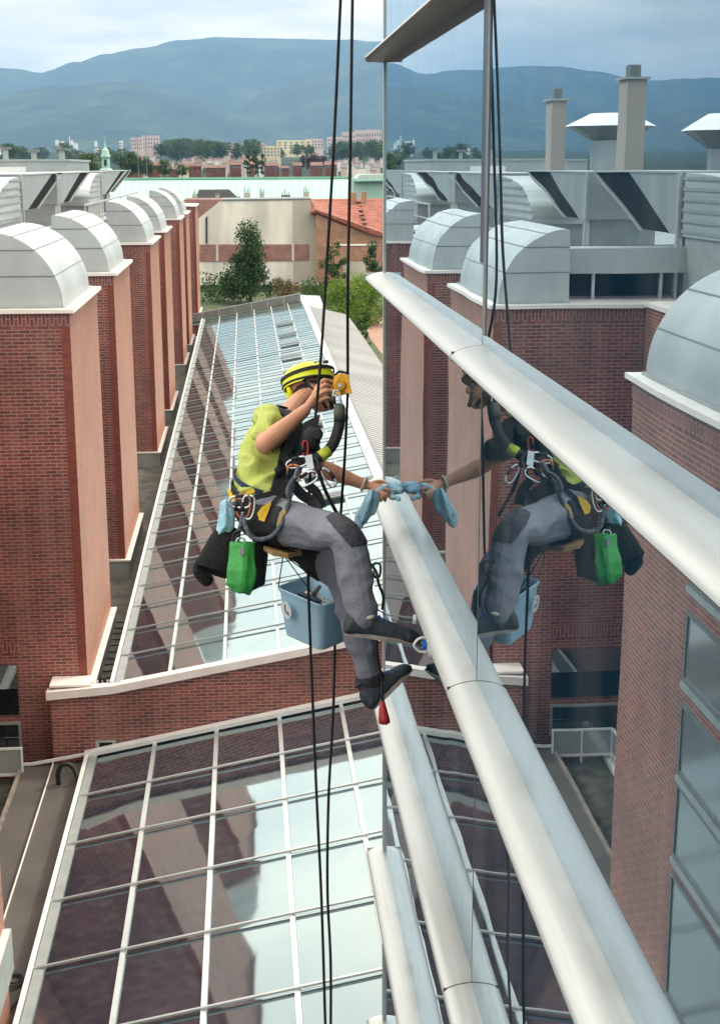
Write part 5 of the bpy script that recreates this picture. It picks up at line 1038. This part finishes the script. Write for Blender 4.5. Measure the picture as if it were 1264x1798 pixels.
b = MB(); limb(b, [K(660, 866, 6.87), K(674, 858, 6.90), K(690, 860, 6.93), K(703, 861, 6.93)], [.012, .020, .026, .020], 10); limb(b, [K(672, 852, 7.0), K(690, 853, 7.02), K(703, 856, 7.02)], [.016, .026, .022], 10); limb(b, [K(680, 866, 6.9), K(690, 872, 6.9), K(700, 878, 6.88)], [.012, .018, .014], 10)
o = fuse(b, 'wiping_cloth', M_BLUEC, None, vox=.005, smooth=5, fold=.008, fs=30, stretch=(.4, 1, 1)); tag(o, 'light blue cloth bunched over the silver fin under the hand', 'cloth')
# bucket
zr = K(525, 1040, 6.62).z
def onz(px, py, z): r = K(px, py, 1.0); return r * (z / r.z)
L0, F0, B0 = onz(488, 1032, zr), onz(563, 1064, zr), onz(546, 1012, zr); R0 = B0 + F0 - L0; cen = (L0 + R0) / 2
def rrect(sc, z, n=6, rad=.22):
    u = (F0 - L0) * .5; v = (B0 - L0) * .5; out_ = []
    for q, (su, sv) in enumerate(((-1, -1), (1, -1), (1, 1), (-1, 1))):
        for k in range(n + 1):
            a = pi + q * pi / 2 + (pi / 2) * k / n; out_.append(Vector((cen.x, cen.y, z)) + (u * (su * (1 - rad) + rad * cos(a)) + v * (sv * (1 - rad * 1.4) + rad * 1.4 * sin(a))) * sc)
    return out_
t = bucket = thing('bucket', (cen.x, cen.y, zr - .20), 'rectangular blue grey bucket with round white sticker hanging under the worker', 'bucket')
b = MB(); b.rings([rrect(.86, zr - .225), rrect(.91, zr - .19), rrect(1.03, zr - .012), rrect(1.09, zr - .008), rrect(1.10, zr + .005), rrect(1.06, zr + .007), rrect(.99, zr - .01), rrect(.88, zr - .18)]); b.build('tub', M_BUCK, t, smooth='auto')
MB().add(rrect(.88, zr - .10), [tuple(range(28))]).build('water', pmat('soapy_water', lin(190, 200, 204), .15, var=.2, vscale=12), t)
u_ = (F0 - L0).normalized(); nrm = u_.cross(Vector((0, 0, 1))).normalized(); nrm = nrm if nrm.y < 0 else -nrm
sc_ = L0.lerp(F0, .30) + nrm * .002 - (cen - L0.lerp(F0, .5)) * .055 + Vector((0, 0, -.075)) ; dn = (Vector((0, 0, -1)) + (cen - L0.lerp(F0, .5)).normalized() * .08).normalized()
sc_ = sc_ + nrm * .019
MB().prism([sc_ + u_ * .042 * cos(a) + dn * .042 * sin(a) for a in [2 * pi * k / 24 for k in range(24)]], nrm * .002).build('sticker', M_WHITEP, t)
lg = MB(); ns = nrm * .003
for (a, c, w2) in (((-.004, -.026), (-.008, -.006), .007), ((-.008, -.006), (.002, .016), .008), ((-.010, -.008), (-.002, .010), .005), ((.010, .010), (.022, .018), .009), ((.016, .004), (.018, .020), .006)):
    p0, p1 = sc_ + ns + u_ * a[0] + dn * a[1], sc_ + ns + u_ * c[0] + dn * c[1]; lg.bar(p0, p1, w2, .001, up=nrm)
lg.build('sticker_mark', M_LOGO, t)
sq = thing('squeegee', K(545, 1050, 6.62), 'dark blue squeegee lying in the bucket', 'squeegee'); MB().bar(K(524, 1043, 6.6), K(561, 1058, 6.55), .03, .02).build('blade_holder', M_NAVY, sq); MB().tube([K(543, 1050, 6.58), K(560, 1030, 6.75)], .010, 8).build('handle', M_BLACK, sq)
cloth([[K(533, 1040, 6.70), K(543, 1036, 6.68), K(552, 1038, 6.70)], [K(543, 1050, 6.66), K(556, 1046, 6.64), K(566, 1046, 6.66)], [K(560, 1060, 6.62), K(572, 1056, 6.6), K(582, 1056, 6.62)]], 'wet_cloth', 'whitish wet cloth lying in the bucket', m=M_MUTE, th=.01)
cd = MB(); top_ = K(497, 973, 6.4)
for p in (L0, F0, B0): cd.tube([p + Vector((0, 0, .005)), p.lerp(top_, .75), top_], .0028, 6)
cd.build('cord', M_BLACK, bucket)
# suction cup on the glass
t = thing('suction_cup', K(745, 1132, 5.9), 'white suction cup with blue button stuck to the glass beside the boot', 'suction cup')
gx = lambda y, z, o: Vector((FA - o, y, z)); c = K(748, 1133, 5.86); cy, cz = c.y, c.z
MB().rings([[gx(cy + r_ * cos(a), cz + r_ * sin(a), o) for a in [2 * pi * k / 28 for k in range(28)]] for r_, o in ((.062, .002), (.064, .010))]).build('rubber_pad', M_BLACK, t, smooth='auto')
MB().rings([[gx(cy + r_ * cos(a), cz + r_ * sin(a), o) for a in [2 * pi * k / 28 for k in range(28)]] for r_, o in ((.058, .010), (.058, .018), (.045, .034), (.022, .040))]).build('dish', M_WHITEP, t, smooth='auto')
MB().rings([[gx(cy + r_ * cos(a), cz + r_ * sin(a), o) for a in [2 * pi * k / 16 for k in range(16)]] for r_, o in ((.020, .038), (.020, .055), (.014, .058))]).build('button', M_BLUEP, t, smooth='auto')
MB().tube(spline([gx(cy, cz - .03, .038), gx(cy, cz - .028, .07), gx(cy, cz, .092), gx(cy, cz + .028, .07), gx(cy, cz + .03, .038)], 6), .006, 8).build('handle', M_WHITEP, t, smooth=True)
b = MB(); b.tube([K(727, 1096, 5.98), K(729, 1080, 5.98)], .011, 10); tag(b.build('white_plug', M_WHITEP, smooth=True), 'small white plug standing above the boot toe', 'plug')
# red handled tool on a cord
t = thing('scraper', K(672, 1272, 6.3), 'red handled tool hanging on a cord below the lower boot', 'tool')
b = MB(); b.tube([K(670, 1232, 6.3), K(670, 1245, 6.3), K(672, 1262, 6.3), K(673, 1270, 6.3), K(673, 1273, 6.3)], [.010, .018, .025, .026, .012], 12); b.build('grip', M_REDM, t, smooth=True); MB().tube([K(668, 1216, 6.3), K(671, 1234, 6.3)], .007, 8).build('shaft', M_BLACK, t)
b = MB(); b.tube(spline([K(660, 1110, 6.2), K(662, 1150, 6.25), K(668, 1190, 6.3), K(668, 1218, 6.3)], 6), .005, 6); b.build('cord', M_BLACK, t)
rope([K(650, 990, 5.86), K(660, 1005, 5.85), K(664, 1025, 5.86), K(672, 1048, 5.9), K(670, 1070, 5.93)], 'narrow black cord running down in front of the shin', r=.006, name='shin_cord', cat='cord')


ORD = WORD + ['thirteenth', 'fourteenth', 'fifteenth', 'sixteenth', 'seventeenth', 'eighteenth', 'nineteenth', 'twentieth'] + ['twenty-' + w_ for w_ in WORD[:9]] + ['thirtieth'] + ['thirty-' + w_ for w_ in WORD[:9]]
from collections import defaultdict
same = defaultdict(list)
for o in C.objects:
    if o.parent is None and o.get('label'): same[o['label']].append(o)
for lab, L_ in same.items():
    if 1 < len(L_) < 40:
        L_.sort(key=lambda o: o.location.x / max(1, o.location.y))
        for o, w_ in zip(L_, ORD): o['label'] = lab + ', ' + w_ + ' from left'

# ================================================================= HAZE
def haze():
    m = bpy.data.materials.new('haze_air'); m.use_nodes = True; t = m.node_tree; t.nodes.clear()
    o = N(t, 'ShaderNodeOutputMaterial'); v = N(t, 'ShaderNodeVolumePrincipled'); t.links.new(v.outputs[0], o.inputs['Volume'])
    v.inputs['Color'].default_value = (.34, .62, 1.0, 1); v.inputs['Density'].default_value = 0.80e-4; v.inputs['Anisotropy'].default_value = 0.1
    b = MB().box(-9800, 9800, -9500, 11700, GZ - 60, 800).build('haze', m); stuff(b); b.display_type = 'WIRE'
haze()
